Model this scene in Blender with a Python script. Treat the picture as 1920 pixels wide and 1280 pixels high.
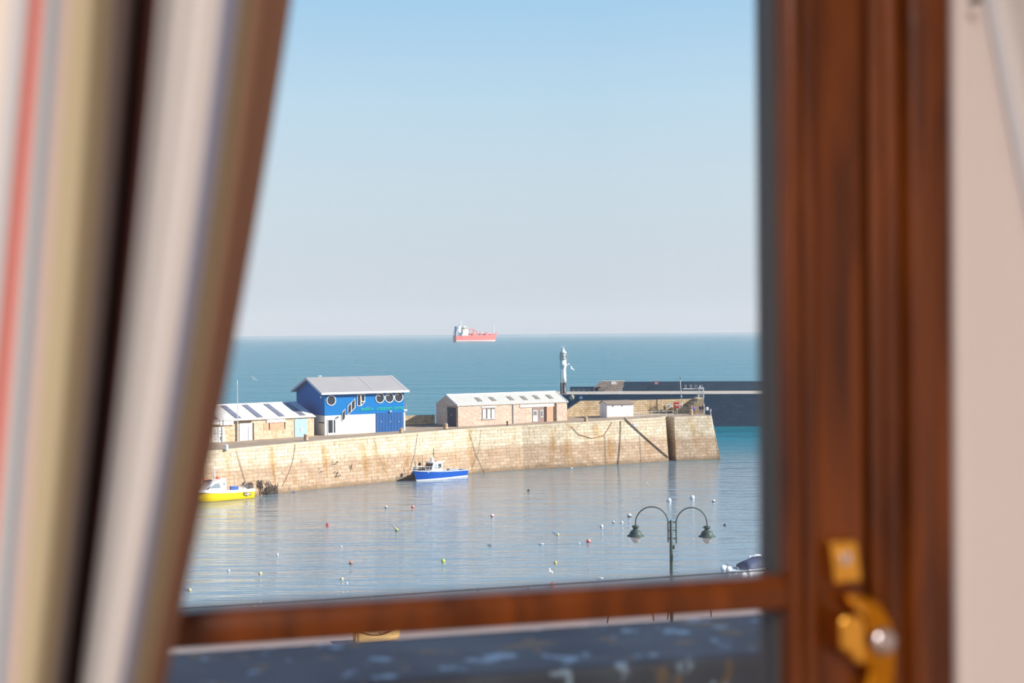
import bpy, bmesh, math, random
from mathutils import Vector, Matrix
random.seed(7)
for o in list(bpy.data.objects): bpy.data.objects.remove(o)
SC = bpy.context.scene
COL = SC.collection
def lin(c):
    if isinstance(c, str):
        c = c.lstrip('#'); c = [int(c[i:i+2], 16) for i in (0, 2, 4)]
    r = []
    for v in c[:3]:
        v = v / 255.0
        r.append(v / 12.92 if v <= .04045 else ((v + .055) / 1.055) ** 2.4)
    return (*r, 1.0)

# ------------------------------------------------------------ camera
F = 2666.67
CZ = 24.0
ROLL = math.radians(.46); PITCH = math.radians(-.30)
fwd = Vector((0, math.cos(PITCH), math.sin(PITCH)))
right = Vector((math.cos(ROLL), 0, -math.sin(ROLL)))
right = (right - fwd * right.dot(fwd)).normalized()
up = right.cross(fwd).normalized()
cam_d = bpy.data.cameras.new('camera'); cam = bpy.data.objects.new('camera', cam_d); COL.objects.link(cam)
m = Matrix((right, up, -fwd)).transposed().to_4x4(); m.translation = Vector((0, 0, CZ))
cam.matrix_world = m
cam_d.sensor_width = 36; cam_d.lens = 50; cam_d.clip_start = .02; cam_d.clip_end = 200000
cam_d.dof.use_dof = True; cam_d.dof.focus_distance = 230; cam_d.dof.aperture_fstop = 4.5
SC.camera = cam
SC.view_settings.view_transform = 'Standard'; SC.view_settings.look = 'None'
SC.view_settings.exposure = 0.0; SC.view_settings.gamma = 1.0; SC.view_settings.use_curve_mapping = False

# ------------------------------------------------------------ sky and sun
w = bpy.data.worlds.new('sky'); SC.world = w; w.use_nodes = True
nt = w.node_tree; bg = nt.nodes['Background']
tc = nt.nodes.new('ShaderNodeTexCoord'); sp = nt.nodes.new('ShaderNodeSeparateXYZ')
cr = nt.nodes.new('ShaderNodeValToRGB')
nt.links.new(tc.outputs['Generated'], sp.inputs[0]); nt.links.new(sp.outputs['Z'], cr.inputs[0])
nt.links.new(cr.outputs[0], bg.inputs[0])
stops = [(0, (200, 207, 217)), (.04, (203, 213, 223)), (.10, (201, 219, 230)), (.16, (190, 219, 238)), (.235, (164, 208, 240)), (.45, (84, 146, 208)), (1, (40, 92, 168))]
el = cr.color_ramp.elements
el[0].position = 0; el[0].color = lin(stops[0][1]); el[1].position = 1; el[1].color = lin(stops[-1][1])
for p, c in stops[1:-1]:
    e = el.new(p); e.color = lin(c)
bg.inputs[1].default_value = 1.07
SUNH = Vector((.988, -.156, 0)); SEL = math.radians(31)
sun_dir = Vector((SUNH.x * math.cos(SEL), SUNH.y * math.cos(SEL), math.sin(SEL)))
sd = bpy.data.lights.new('sun', 'SUN'); sd.energy = 9.0; sd.angle = math.radians(.6); sd.color = (1, .95, .86)
so = bpy.data.objects.new('sun', sd); COL.objects.link(so)
so.rotation_euler = (-sun_dir).to_track_quat('-Z', 'Y').to_euler(); so.location = (30, -20, 60)
# fill light added to brighten the room interior (its fitting is built further down)
ld = bpy.data.lights.new('room_fill_light', 'AREA'); ld.shape = 'DISK'; ld.size = .5; ld.energy = 102; ld.color = (1, .96, .93)
lo = bpy.data.objects.new('room_fill_light', ld); COL.objects.link(lo); lo.location = (-.15, -1.5, CZ + 1.22)
lo.rotation_euler = (0, 0, 0)

# ------------------------------------------------------------ rays (to measure positions)
C0 = Vector((0, 0, CZ))
def ray(px, py): return fwd * F + right * (px - 960) + up * (640 - py)
def on_z(px, py, z=0.0):
    r = ray(px, py); return C0 + r * ((z - CZ) / r.z)
def at_y(px, py, y):
    r = ray(px, py); return C0 + r * (y / r.y)
def zpix(px, py, P):       # height above point P's foot that shows at image row py
    return at_y(px, py, P.y).z
def interp(x, tab):
    if x <= tab[0][0]: return tab[0][1]
    for (a, b), (c, d) in zip(tab, tab[1:]):
        if x <= c: return b + (d - b) * (x - a) / (c - a)
    return tab[-1][1]

# ------------------------------------------------------------ mesh helper
class MB:
    def __init__(s): s.v = []; s.f = []; s.mi = []; s.cur = 0; s.uv = {}
    def face(s, idx, uv=None):
        s.f.append(tuple(idx)); s.mi.append(s.cur)
        if uv: s.uv[len(s.f) - 1] = uv
        return s
    def add(s, pts, faces):
        n = len(s.v); s.v += [Vector(p) for p in pts]
        for f in faces: s.face([n + i for i in f])
        return s
    def box(s, x0, x1, y0, y1, z0, z1):
        return s.add([(x0, y0, z0), (x1, y0, z0), (x1, y1, z0), (x0, y1, z0), (x0, y0, z1), (x1, y0, z1), (x1, y1, z1), (x0, y1, z1)],
                     [(0, 3, 2, 1), (4, 5, 6, 7), (0, 1, 5, 4), (1, 2, 6, 5), (2, 3, 7, 6), (3, 0, 4, 7)])
    def prism(s, poly, a0, a1, ax='y'):
        P = {'y': lambda p, a: (p[0], a, p[1]), 'x': lambda p, a: (a, p[0], p[1]), 'z': lambda p, a: (p[0], p[1], a)}[ax]
        n = len(poly)
        return s.add([P(p, a0) for p in poly] + [P(p, a1) for p in poly],
                     [tuple(range(n))[::-1], tuple(range(n, 2 * n))] + [(i, (i + 1) % n, n + (i + 1) % n, n + i) for i in range(n)])
    def tube(s, pts, r, n=8, caps=True):
        pts = [Vector(p) for p in pts]; R = r if isinstance(r, (list, tuple)) else [r] * len(pts)
        base = len(s.v); ref = None
        for i, p in enumerate(pts):
            d = (pts[min(i + 1, len(pts) - 1)] - pts[max(i - 1, 0)]).normalized()
            if ref is None: ref = Vector((0, 0, 1)) if abs(d.z) < .9 else Vector((1, 0, 0))
            a = (ref - d * ref.dot(d)).normalized(); b = d.cross(a); ref = a
            for k in range(n):
                t = 2 * math.pi * k / n; s.v.append(p + (a * math.cos(t) + b * math.sin(t)) * R[i])
        for i in range(len(pts) - 1):
            for k in range(n):
                s.face([base + i * n + k, base + i * n + (k + 1) % n, base + (i + 1) * n + (k + 1) % n, base + (i + 1) * n + k])
        if caps:
            s.face([base + k for k in range(n)][::-1]); s.face([base + (len(pts) - 1) * n + k for k in range(n)])
        return s
    def lathe(s, prof, c=(0, 0, 0), n=16, ax='z'):
        base = len(s.v); c = Vector(c)
        for r, z in prof:
            for k in range(n):
                t = 2 * math.pi * k / n; a, b = r * math.cos(t), r * math.sin(t)
                s.v.append(c + Vector({'z': (a, b, z), 'y': (a, z, b), 'x': (z, a, b)}[ax]))
        for i in range(len(prof) - 1):
            for k in range(n):
                s.face([base + i * n + k, base + i * n + (k + 1) % n, base + (i + 1) * n + (k + 1) % n, base + (i + 1) * n + k])
        s.face([base + k for k in range(n)][::-1]); s.face([base + (len(prof) - 1) * n + k for k in range(n)])
        return s
    def ball(s, c, r, n=12, m=8):
        if not isinstance(r, (tuple, list)): r = (r, r, r)
        base = len(s.v); c = Vector(c)
        for i in range(m + 1):
            ph = math.pi * (i / m) * .98 + .01 * math.pi
            for k in range(n):
                t = 2 * math.pi * k / n
                s.v.append(c + Vector((r[0] * math.sin(ph) * math.cos(t), r[1] * math.sin(ph) * math.sin(t), r[2] * math.cos(ph))))
        for i in range(m):
            for k in range(n):
                s.face([base + i * n + k, base + i * n + (k + 1) % n, base + (i + 1) * n + (k + 1) % n, base + (i + 1) * n + k])
        s.face([base + k for k in range(n)][::-1]); s.face([base + m * n + k for k in range(n)])
        return s
    def build(s, name, mat, parent=None, smooth=False, bevel=0, origin=None, recalc=True, seg=2):
        me = bpy.data.meshes.new(name)
        o3 = Vector(origin) if origin is not None else Vector((0, 0, 0))
        me.from_pydata([tuple(v - o3) for v in s.v], [], s.f)
        for mm in (mat if isinstance(mat, (list, tuple)) else [mat]): me.materials.append(mm)
        for p, i in zip(me.polygons, s.mi): p.material_index = i; p.use_smooth = smooth
        if s.uv:
            L = me.uv_layers.new(name='UVMap')
            for fi, uvs in s.uv.items():
                for li, uv in zip(me.polygons[fi].loop_indices, uvs): L.data[li].uv = uv
        if recalc:
            bm = bmesh.new(); bm.from_mesh(me); bmesh.ops.recalc_face_normals(bm, faces=bm.faces); bm.to_mesh(me); bm.free()
        me.update()
        ob = bpy.data.objects.new(name, me); COL.objects.link(ob); ob.location = o3
        if parent: ob.parent = parent
        if bevel:
            b = ob.modifiers.new('bevel', 'BEVEL'); b.width = bevel; b.segments = seg; b.limit_method = 'ANGLE'
        return ob
def tag(o, label=None, cat=None, group=None, kind=None):
    if label: o['label'] = label
    if cat: o['category'] = cat
    if group: o['group'] = group
    if kind: o['kind'] = kind
    return o
def empty(name, loc, rz=0, label=None, cat=None, group=None, kind=None):
    o = bpy.data.objects.new(name, None); COL.objects.link(o); o.location = loc; o.rotation_euler = (0, 0, rz)
    o.empty_display_size = .2
    return tag(o, label, cat, group, kind)

# ------------------------------------------------------------ materials
def mat(name, col, rough=.6, metal=0, var=0.0, vscale=3.0, bump=0.0, bscale=20.0, coat=0.0, spec=.5, stretch=None, col2=None, world=False):
    m = bpy.data.materials.new(name); m.use_nodes = True; nt = m.node_tree; b = nt.nodes['Principled BSDF']
    c = lin(col)
    b.inputs['Base Color'].default_value = c; b.inputs['Roughness'].default_value = rough; b.inputs['Metallic'].default_value = metal
    b.inputs['Specular IOR Level'].default_value = spec
    if coat: b.inputs['Coat Weight'].default_value = coat; b.inputs['Coat Roughness'].default_value = .12
    tcn = nt.nodes.new('ShaderNodeTexCoord'); src = tcn.outputs['Object']
    if world:
        g = nt.nodes.new('ShaderNodeNewGeometry'); src = g.outputs['Position']
    if stretch:
        mp = nt.nodes.new('ShaderNodeMapping'); mp.inputs['Scale'].default_value = stretch; nt.links.new(src, mp.inputs[0]); src = mp.outputs[0]
    if var or col2:
        n = nt.nodes.new('ShaderNodeTexNoise'); n.inputs['Scale'].default_value = vscale; n.inputs['Detail'].default_value = 5; nt.links.new(src, n.inputs['Vector'])
        r = nt.nodes.new('ShaderNodeValToRGB'); nt.links.new(n.outputs['Fac'], r.inputs[0])
        d = lin(col2) if col2 else tuple(max(0, x * (1 - var)) for x in c[:3]) + (1,)
        l = c if col2 else tuple(min(1, x * (1 + var * .6)) for x in c[:3]) + (1,)
        r.color_ramp.elements[0].position = .32; r.color_ramp.elements[0].color = d
        r.color_ramp.elements[1].position = .68; r.color_ramp.elements[1].color = l
        nt.links.new(r.outputs[0], b.inputs['Base Color'])
    if bump:
        n2 = nt.nodes.new('ShaderNodeTexNoise'); n2.inputs['Scale'].default_value = bscale; n2.inputs['Detail'].default_value = 4; nt.links.new(src, n2.inputs['Vector'])
        bp = nt.nodes.new('ShaderNodeBump'); bp.inputs['Strength'].default_value = bump; bp.inputs['Distance'].default_value = .02
        nt.links.new(n2.outputs['Fac'], bp.inputs['Height']); nt.links.new(bp.outputs[0], b.inputs['Normal'])
    return m
def masonry(name, c1, c2, cm, bw, bh, mortar=.03, use_uv=False, band=None, stain=None, bump=.4, patch=None):
    m = bpy.data.materials.new(name); m.use_nodes = True; nt = m.node_tree; N = nt.nodes; L = nt.links; b = N['Principled BSDF']
    b.inputs['Roughness'].default_value = .9; b.inputs['Specular IOR Level'].default_value = .15
    tcn = N.new('ShaderNodeTexCoord')
    if use_uv: vec = tcn.outputs['UV']
    else:
        s = N.new('ShaderNodeSeparateXYZ'); L.new(tcn.outputs['Object'], s.inputs[0])
        a = N.new('ShaderNodeMath'); a.operation = 'ADD'; L.new(s.outputs[0], a.inputs[0]); L.new(s.outputs[1], a.inputs[1])
        cx = N.new('ShaderNodeCombineXYZ'); L.new(a.outputs[0], cx.inputs[0]); L.new(s.outputs[2], cx.inputs[1]); vec = cx.outputs[0]
    br = N.new('ShaderNodeTexBrick'); L.new(vec, br.inputs['Vector'])
    br.inputs['Color1'].default_value = lin(c1); br.inputs['Color2'].default_value = lin(c2); br.inputs['Mortar'].default_value = lin(cm)
    br.inputs['Scale'].default_value = 1; br.inputs['Brick Width'].default_value = bw; br.inputs['Row Height'].default_value = bh
    br.inputs['Mortar Size'].default_value = mortar; br.inputs['Mortar Smooth'].default_value = .3; br.inputs['Bias'].default_value = 0
    out = br.outputs['Color']
    def mix(fac, a, bcol, mode='MIX'):
        x = N.new('ShaderNodeMix'); x.data_type = 'RGBA'; x.blend_type = mode
        if isinstance(fac, float): x.inputs[0].default_value = fac
        else: L.new(fac, x.inputs[0])
        for i, q in ((6, a), (7, bcol)):
            if isinstance(q, tuple): x.inputs[i].default_value = q
            else: L.new(q, x.inputs[i])
        return x.outputs[2]
    def noise(scale, v=None, lo=.4, hi=.6, det=4):
        n = N.new('ShaderNodeTexNoise'); n.inputs['Scale'].default_value = 1; n.inputs['Detail'].default_value = det
        mp = N.new('ShaderNodeMapping'); mp.inputs['Scale'].default_value = scale; L.new(vec, mp.inputs[0]); L.new(mp.outputs[0], n.inputs['Vector'])
        r = N.new('ShaderNodeMapRange'); r.inputs['From Min'].default_value = lo; r.inputs['From Max'].default_value = hi; L.new(n.outputs['Fac'], r.inputs[0])
        return r.outputs[0]
    if band:   # tide band: (height, colour multiply)
        s2 = N.new('ShaderNodeSeparateXYZ'); L.new(vec, s2.inputs[0])
        nn = N.new('ShaderNodeTexNoise'); nn.inputs['Scale'].default_value = .5; L.new(vec, nn.inputs['Vector'])
        ad = N.new('ShaderNodeMath'); ad.operation = 'MULTIPLY_ADD'; L.new(nn.outputs['Fac'], ad.inputs[0]); ad.inputs[1].default_value = 1.6; L.new(s2.outputs[1], ad.inputs[2])
        r = N.new('ShaderNodeMapRange'); r.inputs['From Min'].default_value = band[0] + .8 - .4; r.inputs['From Max'].default_value = band[0] + .8 + .5; L.new(ad.outputs[0], r.inputs[0])
        r.inputs['To Min'].default_value = 1; r.inputs['To Max'].default_value = 0
        out = mix(r.outputs[0], out, mix(1.0, out, lin(band[1]), 'MULTIPLY'))
        r2 = N.new('ShaderNodeMapRange'); r2.inputs['From Min'].default_value = 1.0; r2.inputs['From Max'].default_value = 1.7; L.new(ad.outputs[0], r2.inputs[0])
        r2.inputs['To Min'].default_value = .75; r2.inputs['To Max'].default_value = 0
        out = mix(r2.outputs[0], out, lin((120, 100, 80)))
    if stain:
        out = mix(noise((.5, .12, 1), lo=.52, hi=.75), out, mix(1.0, out, lin(stain), 'MULTIPLY'))
        out = mix(noise((2.5, .5, 1), lo=.55, hi=.85), out, mix(1.0, out, lin((175, 160, 140)), 'MULTIPLY'))
    if patch:
        out = mix(noise((.35, .6, 1), lo=.5, hi=.58), out, lin(patch))
    f = N.new('ShaderNodeTexNoise'); f.inputs['Scale'].default_value = 2.5; f.inputs['Detail'].default_value = 6; L.new(vec, f.inputs['Vector'])
    rr = N.new('ShaderNodeMapRange'); rr.inputs['From Min'].default_value = .3; rr.inputs['From Max'].default_value = .7; rr.inputs['To Min'].default_value = .8; rr.inputs['To Max'].default_value = 1.12
    L.new(f.outputs['Fac'], rr.inputs[0])
    cmb = N.new('ShaderNodeCombineColor')
    for i in range(3): L.new(rr.outputs[0], cmb.inputs[i])
    out = mix(1.0, out, cmb.outputs[0], 'MULTIPLY')
    L.new(out, b.inputs['Base Color'])
    bp = N.new('ShaderNodeBump'); bp.inputs['Strength'].default_value = bump; bp.inputs['Distance'].default_value = .05; bp.invert = True
    L.new(br.outputs['Fac'], bp.inputs['Height']); L.new(bp.outputs[0], b.inputs['Normal'])
    return m

M = {}
M['quay'] = masonry('quay_granite', (218, 202, 178), (196, 178, 154), (168, 148, 124), 1.45, .55, .035, True, band=(4.3, (226, 212, 206)), stain=(232, 208, 164))
M['cope'] = masonry('cope_granite', (220, 204, 178), (202, 186, 160), (170, 152, 128), 1.5, .6, .03, True, stain=(240, 214, 160))
M['stone'] = masonry('wall_granite', (214, 190, 156), (190, 166, 134), (140, 120, 98), .9, .4, .035, False, stain=(230, 205, 165))
M['deck'] = mat('quay_concrete', (158, 140, 122), .95, var=.18, vscale=.5, spec=.1, world=True)
M['shedstone'] = masonry('shed_stone', (218, 198, 170), (196, 168, 138), (212, 196, 172), .55, .24, .03, False, stain=(235, 210, 175))
M['brick'] = masonry('red_brick', (204, 164, 146), (216, 188, 170), (212, 192, 176), .5, .2, .03, False, patch=(206, 192, 172), bump=.2)
M['orangebrick'] = masonry('orange_brick', (218, 160, 128), (206, 142, 110), (222, 190, 166), .24, .1, .015, False, bump=.2)
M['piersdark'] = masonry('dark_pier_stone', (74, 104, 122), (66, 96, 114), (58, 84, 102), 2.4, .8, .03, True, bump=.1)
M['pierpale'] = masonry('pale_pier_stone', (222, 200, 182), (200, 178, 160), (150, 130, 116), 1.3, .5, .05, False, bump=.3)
M['walk'] = mat('pier_walkway', (176, 166, 154), .95, var=.08, vscale=.3, spec=.1, world=True)
M['white'] = mat('white_paint', (232, 230, 226), .55, var=.04, vscale=1.2)
M['offwhite'] = mat('offwhite_paint', (208, 206, 204), .6, var=.08, vscale=1.5)
M['blue'] = mat('bright_blue_cladding', (0, 112, 180), .6, spec=.15, var=.07, vscale=.8, stretch=(3, 3, .3))
M['blue2'] = mat('door_blue', (38, 92, 152), .6, spec=.2, var=.06, vscale=1)
M['paleblue'] = mat('pale_blue_door', (160, 190, 206), .6, var=.1, vscale=2)
M['roofgrey'] = mat('grey_metal_roof', (158, 154, 152), .55, var=.05, vscale=.5)
M['soffit'] = mat('soffit_grey', (170, 178, 190), .6)
def corrugated(name, col, period, var=.1):
    m = mat(name, col, .6, var=var, vscale=.6); nt = m.node_tree
    wv = nt.nodes.new('ShaderNodeTexWave'); wv.inputs['Scale'].default_value = 1 / period * .314 * 1.0; wv.bands_direction = 'X'
    t = nt.nodes.new('ShaderNodeTexCoord'); nt.links.new(t.outputs['Object'], wv.inputs['Vector'])
    bp = nt.nodes.new('ShaderNodeBump'); bp.inputs['Strength'].default_value = .8; bp.inputs['Distance'].default_value = .06
    nt.links.new(wv.outputs['Fac'], bp.inputs['Height']); nt.links.new(bp.outputs[0], nt.nodes['Principled BSDF'].inputs['Normal'])
    return m
M['roofwhite'] = corrugated('white_corrugated_roof', (222, 216, 208), .35)
M['roofpale'] = corrugated('pale_sheet_roof', (206, 200, 188), .5)
M['skylight'] = mat('skylight_sheet', (120, 120, 132), .3, var=.15, vscale=2)
M['skylight2'] = mat('dirty_skylight', (132, 124, 110), .4, var=.2, vscale=3)
M['glassdark'] = mat('dark_glazing', (52, 58, 68), .12)
M['dark'] = mat('dark_gap', (60, 48, 44), .8)
M['navy'] = mat('navy_painted_door', (58, 66, 84), .7, var=.1)
M['blackpaint'] = mat('black_tar_paint', (46, 48, 54), .5)
M['green'] = mat('sign_green', (20, 190, 170), .5)
M['steel'] = mat('galvanised_steel', (170, 172, 172), .4, metal=.3)
M['red'] = mat('red_paint', (212, 52, 50), .4)
M['lampgreen'] = mat('dark_green_lamp_paint', (44, 70, 66), .6, var=.15, vscale=6)
M['bollard'] = mat('granite_bollard', (186, 160, 130), .9, var=.15, vscale=4)
M['irondark'] = mat('rusty_iron', (78, 58, 46), .9, var=.2, vscale=8)
M['rope'] = mat('mooring_rope', (128, 106, 82), .95)
M['orangechain'] = mat('rusty_orange_chain', (186, 130, 82), .95)
M['weed'] = mat('dark_bladder_weed', (58, 48, 42), .6, var=.3, vscale=4)
M['yellow'] = mat('yellow_hull', (248, 208, 0), .3)
M['bluehull'] = mat('blue_hull', (0, 80, 172), .4, spec=.25)
M['gel'] = mat('white_gelcoat', (240, 240, 240), .3)
M['fabricorange'] = mat('orange_plastic', (226, 96, 58), .5)
M['black'] = mat('black_plastic', (36, 36, 40), .5)
M['greyplas'] = mat('grey_plastic', (120, 122, 124), .5)
M['skin'] = mat('skin', (206, 156, 128), .6)
M['brass'] = mat('polished_brass', (236, 176, 74), .22, metal=1, var=.06, vscale=30)
M['steelp'] = mat('polished_steel', (205, 196, 196), .25, metal=1)
M['plaster'] = mat('cream_plaster', (220, 209, 205), .85, var=.02, vscale=3, bump=.05, bscale=60)
M['ceil'] = mat('ceiling_white', (230, 226, 220), .9, var=.02)
M['carpet'] = mat('carpet', (150, 130, 112), 1, var=.1, vscale=8)
M['hullred'] = mat('haze_paled_red_hull', (234, 104, 94), .5, var=.06, vscale=.02)  # red lightened in the colour itself to stand for distance haze
M['seal'] = mat('grey_glazing_putty', (78, 76, 76), .6)

def wood_mat():
    m = mat('varnished_mahogany', (104, 50, 20), .34, var=.0, coat=.35, spec=.2); nt = m.node_tree; N = nt.nodes; L = nt.links; b = N['Principled BSDF']
    t = N.new('ShaderNodeTexCoord'); mp = N.new('ShaderNodeMapping'); mp.inputs['Scale'].default_value = (1, 1, .12); L.new(t.outputs['Object'], mp.inputs[0])
    n = N.new('ShaderNodeTexNoise'); n.inputs['Scale'].default_value = 38; n.inputs['Detail'].default_value = 6; n.inputs['Distortion'].default_value = .6; L.new(mp.outputs[0], n.inputs[0])
    r = N.new('ShaderNodeValToRGB'); r.color_ramp.elements[0].position = .3; r.color_ramp.elements[0].color = lin((66, 28, 6)); r.color_ramp.elements[1].position = .7; r.color_ramp.elements[1].color = lin((122, 60, 13))
    L.new(n.outputs['Fac'], r.inputs[0]); L.new(r.outputs[0], b.inputs['Base Color'])
    n3 = N.new('ShaderNodeTexNoise'); n3.inputs['Scale'].default_value = 60; L.new(t.outputs['Object'], n3.inputs[0])
    bp = N.new('ShaderNodeBump'); bp.inputs['Strength'].default_value = .12; bp.inputs['Distance'].default_value = .004
    L.new(n3.outputs['Fac'], bp.inputs['Height']); L.new(bp.outputs[0], b.inputs['Normal'])
    return m
M['wood'] = wood_mat()
def glass_mat(name='clear_window_glass'):
    m = bpy.data.materials.new(name); m.use_nodes = True; nt = m.node_tree; N = nt.nodes; L = nt.links
    for n in list(N): N.remove(n)
    o = N.new('ShaderNodeOutputMaterial'); tr = N.new('ShaderNodeBsdfTransparent'); gl = N.new('ShaderNodeBsdfGlossy'); gl.inputs['Roughness'].default_value = .02
    tr.inputs[0].default_value = (.97, .98, .98, 1)
    fr = N.new('ShaderNodeFresnel'); fr.inputs[0].default_value = 1.45; mx = N.new('ShaderNodeMixShader')
    L.new(fr.outputs[0], mx.inputs[0]); L.new(tr.outputs[0], mx.inputs[1]); L.new(gl.outputs[0], mx.inputs[2]); L.new(mx.outputs[0], o.inputs[0])
    return m
M['glass'] = glass_mat()
M['frost'] = mat('frosted_lamp_globe', (222, 222, 220), .3)
M['frost'].node_tree.nodes['Principled BSDF'].inputs['Transmission Weight'].default_value = .5

def slate_mat():
    m = mat('slate_coping', (70, 80, 92), .6); nt = m.node_tree; N = nt.nodes; L = nt.links; b = N['Principled BSDF']
    t = N.new('ShaderNodeTexCoord')
    def nz(sc, lo, hi, off=0):
        mp = N.new('ShaderNodeMapping'); mp.inputs['Location'].default_value = (off, off, 0); L.new(t.outputs['Object'], mp.inputs[0])
        n = N.new('ShaderNodeTexNoise'); n.inputs['Scale'].default_value = sc; n.inputs['Detail'].default_value = 3; L.new(mp.outputs[0], n.inputs[0])
        r = N.new('ShaderNodeMapRange'); r.inputs['From Min'].default_value = lo; r.inputs['From Max'].default_value = hi; L.new(n.outputs['Fac'], r.inputs[0]); return r.outputs[0]
    def mix(f, a, c):
        x = N.new('ShaderNodeMix'); x.data_type = 'RGBA'; L.new(f, x.inputs[0])
        for i, q in ((6, a), (7, c)):
            if isinstance(q, tuple): x.inputs[i].default_value = q
            else: L.new(q, x.inputs[i])
        return x.outputs[2]
    o = mix(nz(6, .35, .65), lin((50, 62, 74)), lin((92, 102, 108)))
    o = mix(nz(16, .58, .63, 5), o, lin((140, 112, 82)))
    o = mix(nz(22, .62, .66, 9), o, lin((176, 196, 208)))
    L.new(o, b.inputs['Base Color']); return m
M['slate'] = slate_mat()

def water_mat(name, base, scale, strength, rough, dist, stretch=(.35, 1, 1), spec=.5):
    m = bpy.data.materials.new(name); m.use_nodes = True; nt = m.node_tree; N = nt.nodes; L = nt.links; b = N['Principled BSDF']
    b.inputs['Base Color'].default_value = lin(base); b.inputs['Roughness'].default_value = rough; b.inputs['IOR'].default_value = 1.33
    b.inputs['Specular IOR Level'].default_value = spec
    g = N.new('ShaderNodeNewGeometry'); prev = None
    for i, (sc, d) in enumerate(zip(scale, dist)):
        mp = N.new('ShaderNodeMapping'); mp.inputs['Scale'].default_value = (stretch[0] * sc, stretch[1] * sc, 1); mp.inputs['Rotation'].default_value = (0, 0, .12 - .22 * i)
        L.new(g.outputs['Position'], mp.inputs[0])
        n = N.new('ShaderNodeTexNoise'); n.inputs['Scale'].default_value = 1; n.inputs['Detail'].default_value = 3; L.new(mp.outputs[0], n.inputs[0])
        bp = N.new('ShaderNodeBump'); bp.inputs['Strength'].default_value = strength; bp.inputs['Distance'].default_value = d
        L.new(n.outputs['Fac'], bp.inputs['Height'])
        if prev: L.new(prev, bp.inputs['Normal'])
        prev = bp.outputs[0]
    L.new(prev, b.inputs['Normal'])
    return m
def blend_water():
    h = water_mat('harbour_and_sea_water', (112, 130, 140), (1.6, .32, .07), 1.0, .08, (.07, .24, .12), stretch=(.2, 1, 1))
    nt = h.node_tree; N = nt.nodes; L = nt.links; b1 = N['Principled BSDF']; out = N['Material Output']
    b2 = N.new('ShaderNodeBsdfPrincipled'); b2.inputs['Base Color'].default_value = lin((0, 108, 124)); b2.inputs['Roughness'].default_value = .22; b2.inputs['IOR'].default_value = 1.33; b2.inputs['Specular IOR Level'].default_value = .24
    g = N.new('ShaderNodeNewGeometry'); prev = None
    for i, (sc, d) in enumerate(((.9, .5), (.12, 1.8), (.03, 4.5))):
        mp = N.new('ShaderNodeMapping'); mp.inputs['Scale'].default_value = (.3 * sc, sc, 1); mp.inputs['Rotation'].default_value = (0, 0, .1 - .2 * i); L.new(g.outputs['Position'], mp.inputs[0])
        n = N.new('ShaderNodeTexNoise'); n.inputs['Scale'].default_value = 1; n.inputs['Detail'].default_value = 3; L.new(mp.outputs[0], n.inputs[0])
        bp = N.new('ShaderNodeBump'); bp.inputs['Strength'].default_value = 1; bp.inputs['Distance'].default_value = d; L.new(n.outputs['Fac'], bp.inputs['Height'])
        if prev: L.new(prev, bp.inputs['Normal'])
        prev = bp.outputs[0]
    L.new(prev, b2.inputs['Normal'])
    # muddy harbour water mixes into clear sea water past the quay head
    s_ = N.new('ShaderNodeSeparateXYZ'); L.new(g.outputs['Position'], s_.inputs[0])
    nz = N.new('ShaderNodeTexNoise'); nz.inputs['Scale'].default_value = .03; L.new(g.outputs['Position'], nz.inputs[0])
    ma = N.new('ShaderNodeMath'); ma.operation = 'MULTIPLY_ADD'; L.new(nz.outputs['Fac'], ma.inputs[0]); ma.inputs[1].default_value = 50; L.new(s_.outputs[1], ma.inputs[2])
    r = N.new('ShaderNodeMapRange'); r.interpolation_type = 'SMOOTHSTEP'; r.inputs['From Min'].default_value = 262; r.inputs['From Max'].default_value = 345; L.new(ma.outputs[0], r.inputs[0])
    mx = N.new('ShaderNodeMixShader'); L.new(r.outputs[0], mx.inputs[0]); L.new(b1.outputs[0], mx.inputs[1]); L.new(b2.outputs[0], mx.inputs[2]); L.new(mx.outputs[0], out.inputs['Surface'])
    return h
M['water'] = blend_water()
M['sand'] = mat('pale_wet_sand', (196, 176, 166), .35, var=.10, vscale=.5, world=True, stretch=(.3, 1, 1))

# ------------------------------------------------------------ quay geometry
WL = [(-150, 992), (150, 962), (368, 940), (444, 932.5), (528.5, 924), (633.5, 913), (749.5, 901.5), (886, 887), (984, 880), (1068, 876), (1158, 870.6), (1254, 864.3)]
HEADWL = [(1268, 863.6), (1351, 860.8)]
def deckz(X): return interp(X, [(-60, 7.0), (-45, 7.1), (-34, 7.4), (-20, 7.6), (0, 7.65), (10, 7.88), (25, 8.1), (37, 8.25)])
wl = [on_z(x, y, 0) for x, y in WL]
def edge_top(P, Q, R):      # top of the battered wall above waterline point Q
    t = (R - P); t.z = 0; t.normalize(); n = Vector((-t.y, t.x, 0))
    q = Q + n * .95; return Vector((q.x, q.y, deckz(q.x)))
tops = [edge_top(wl[max(i - 1, 0)], wl[i], wl[min(i + 1, len(wl) - 1)]) for i in range(len(wl))]
hw = [on_z(x, y, 0) for x, y in HEADWL]
hd = (hw[1] - hw[0]).normalized(); hn = Vector((-hd.y, hd.x, 0))
htop = [hw[0] + hn * .9, hw[1] + hn * .9 - hd * 1.15]
for p in htop: p.z = deckz(p.x)
quay = empty('harbour_quay', (0, 250, 0), 0, 'long cream granite harbour quay with battered wall, carrying the sheds and the blue building', 'quay')
def Lq(p): return Vector((p[0], p[1] - 250, p[2]))
wb = MB(); acc = 0
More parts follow.
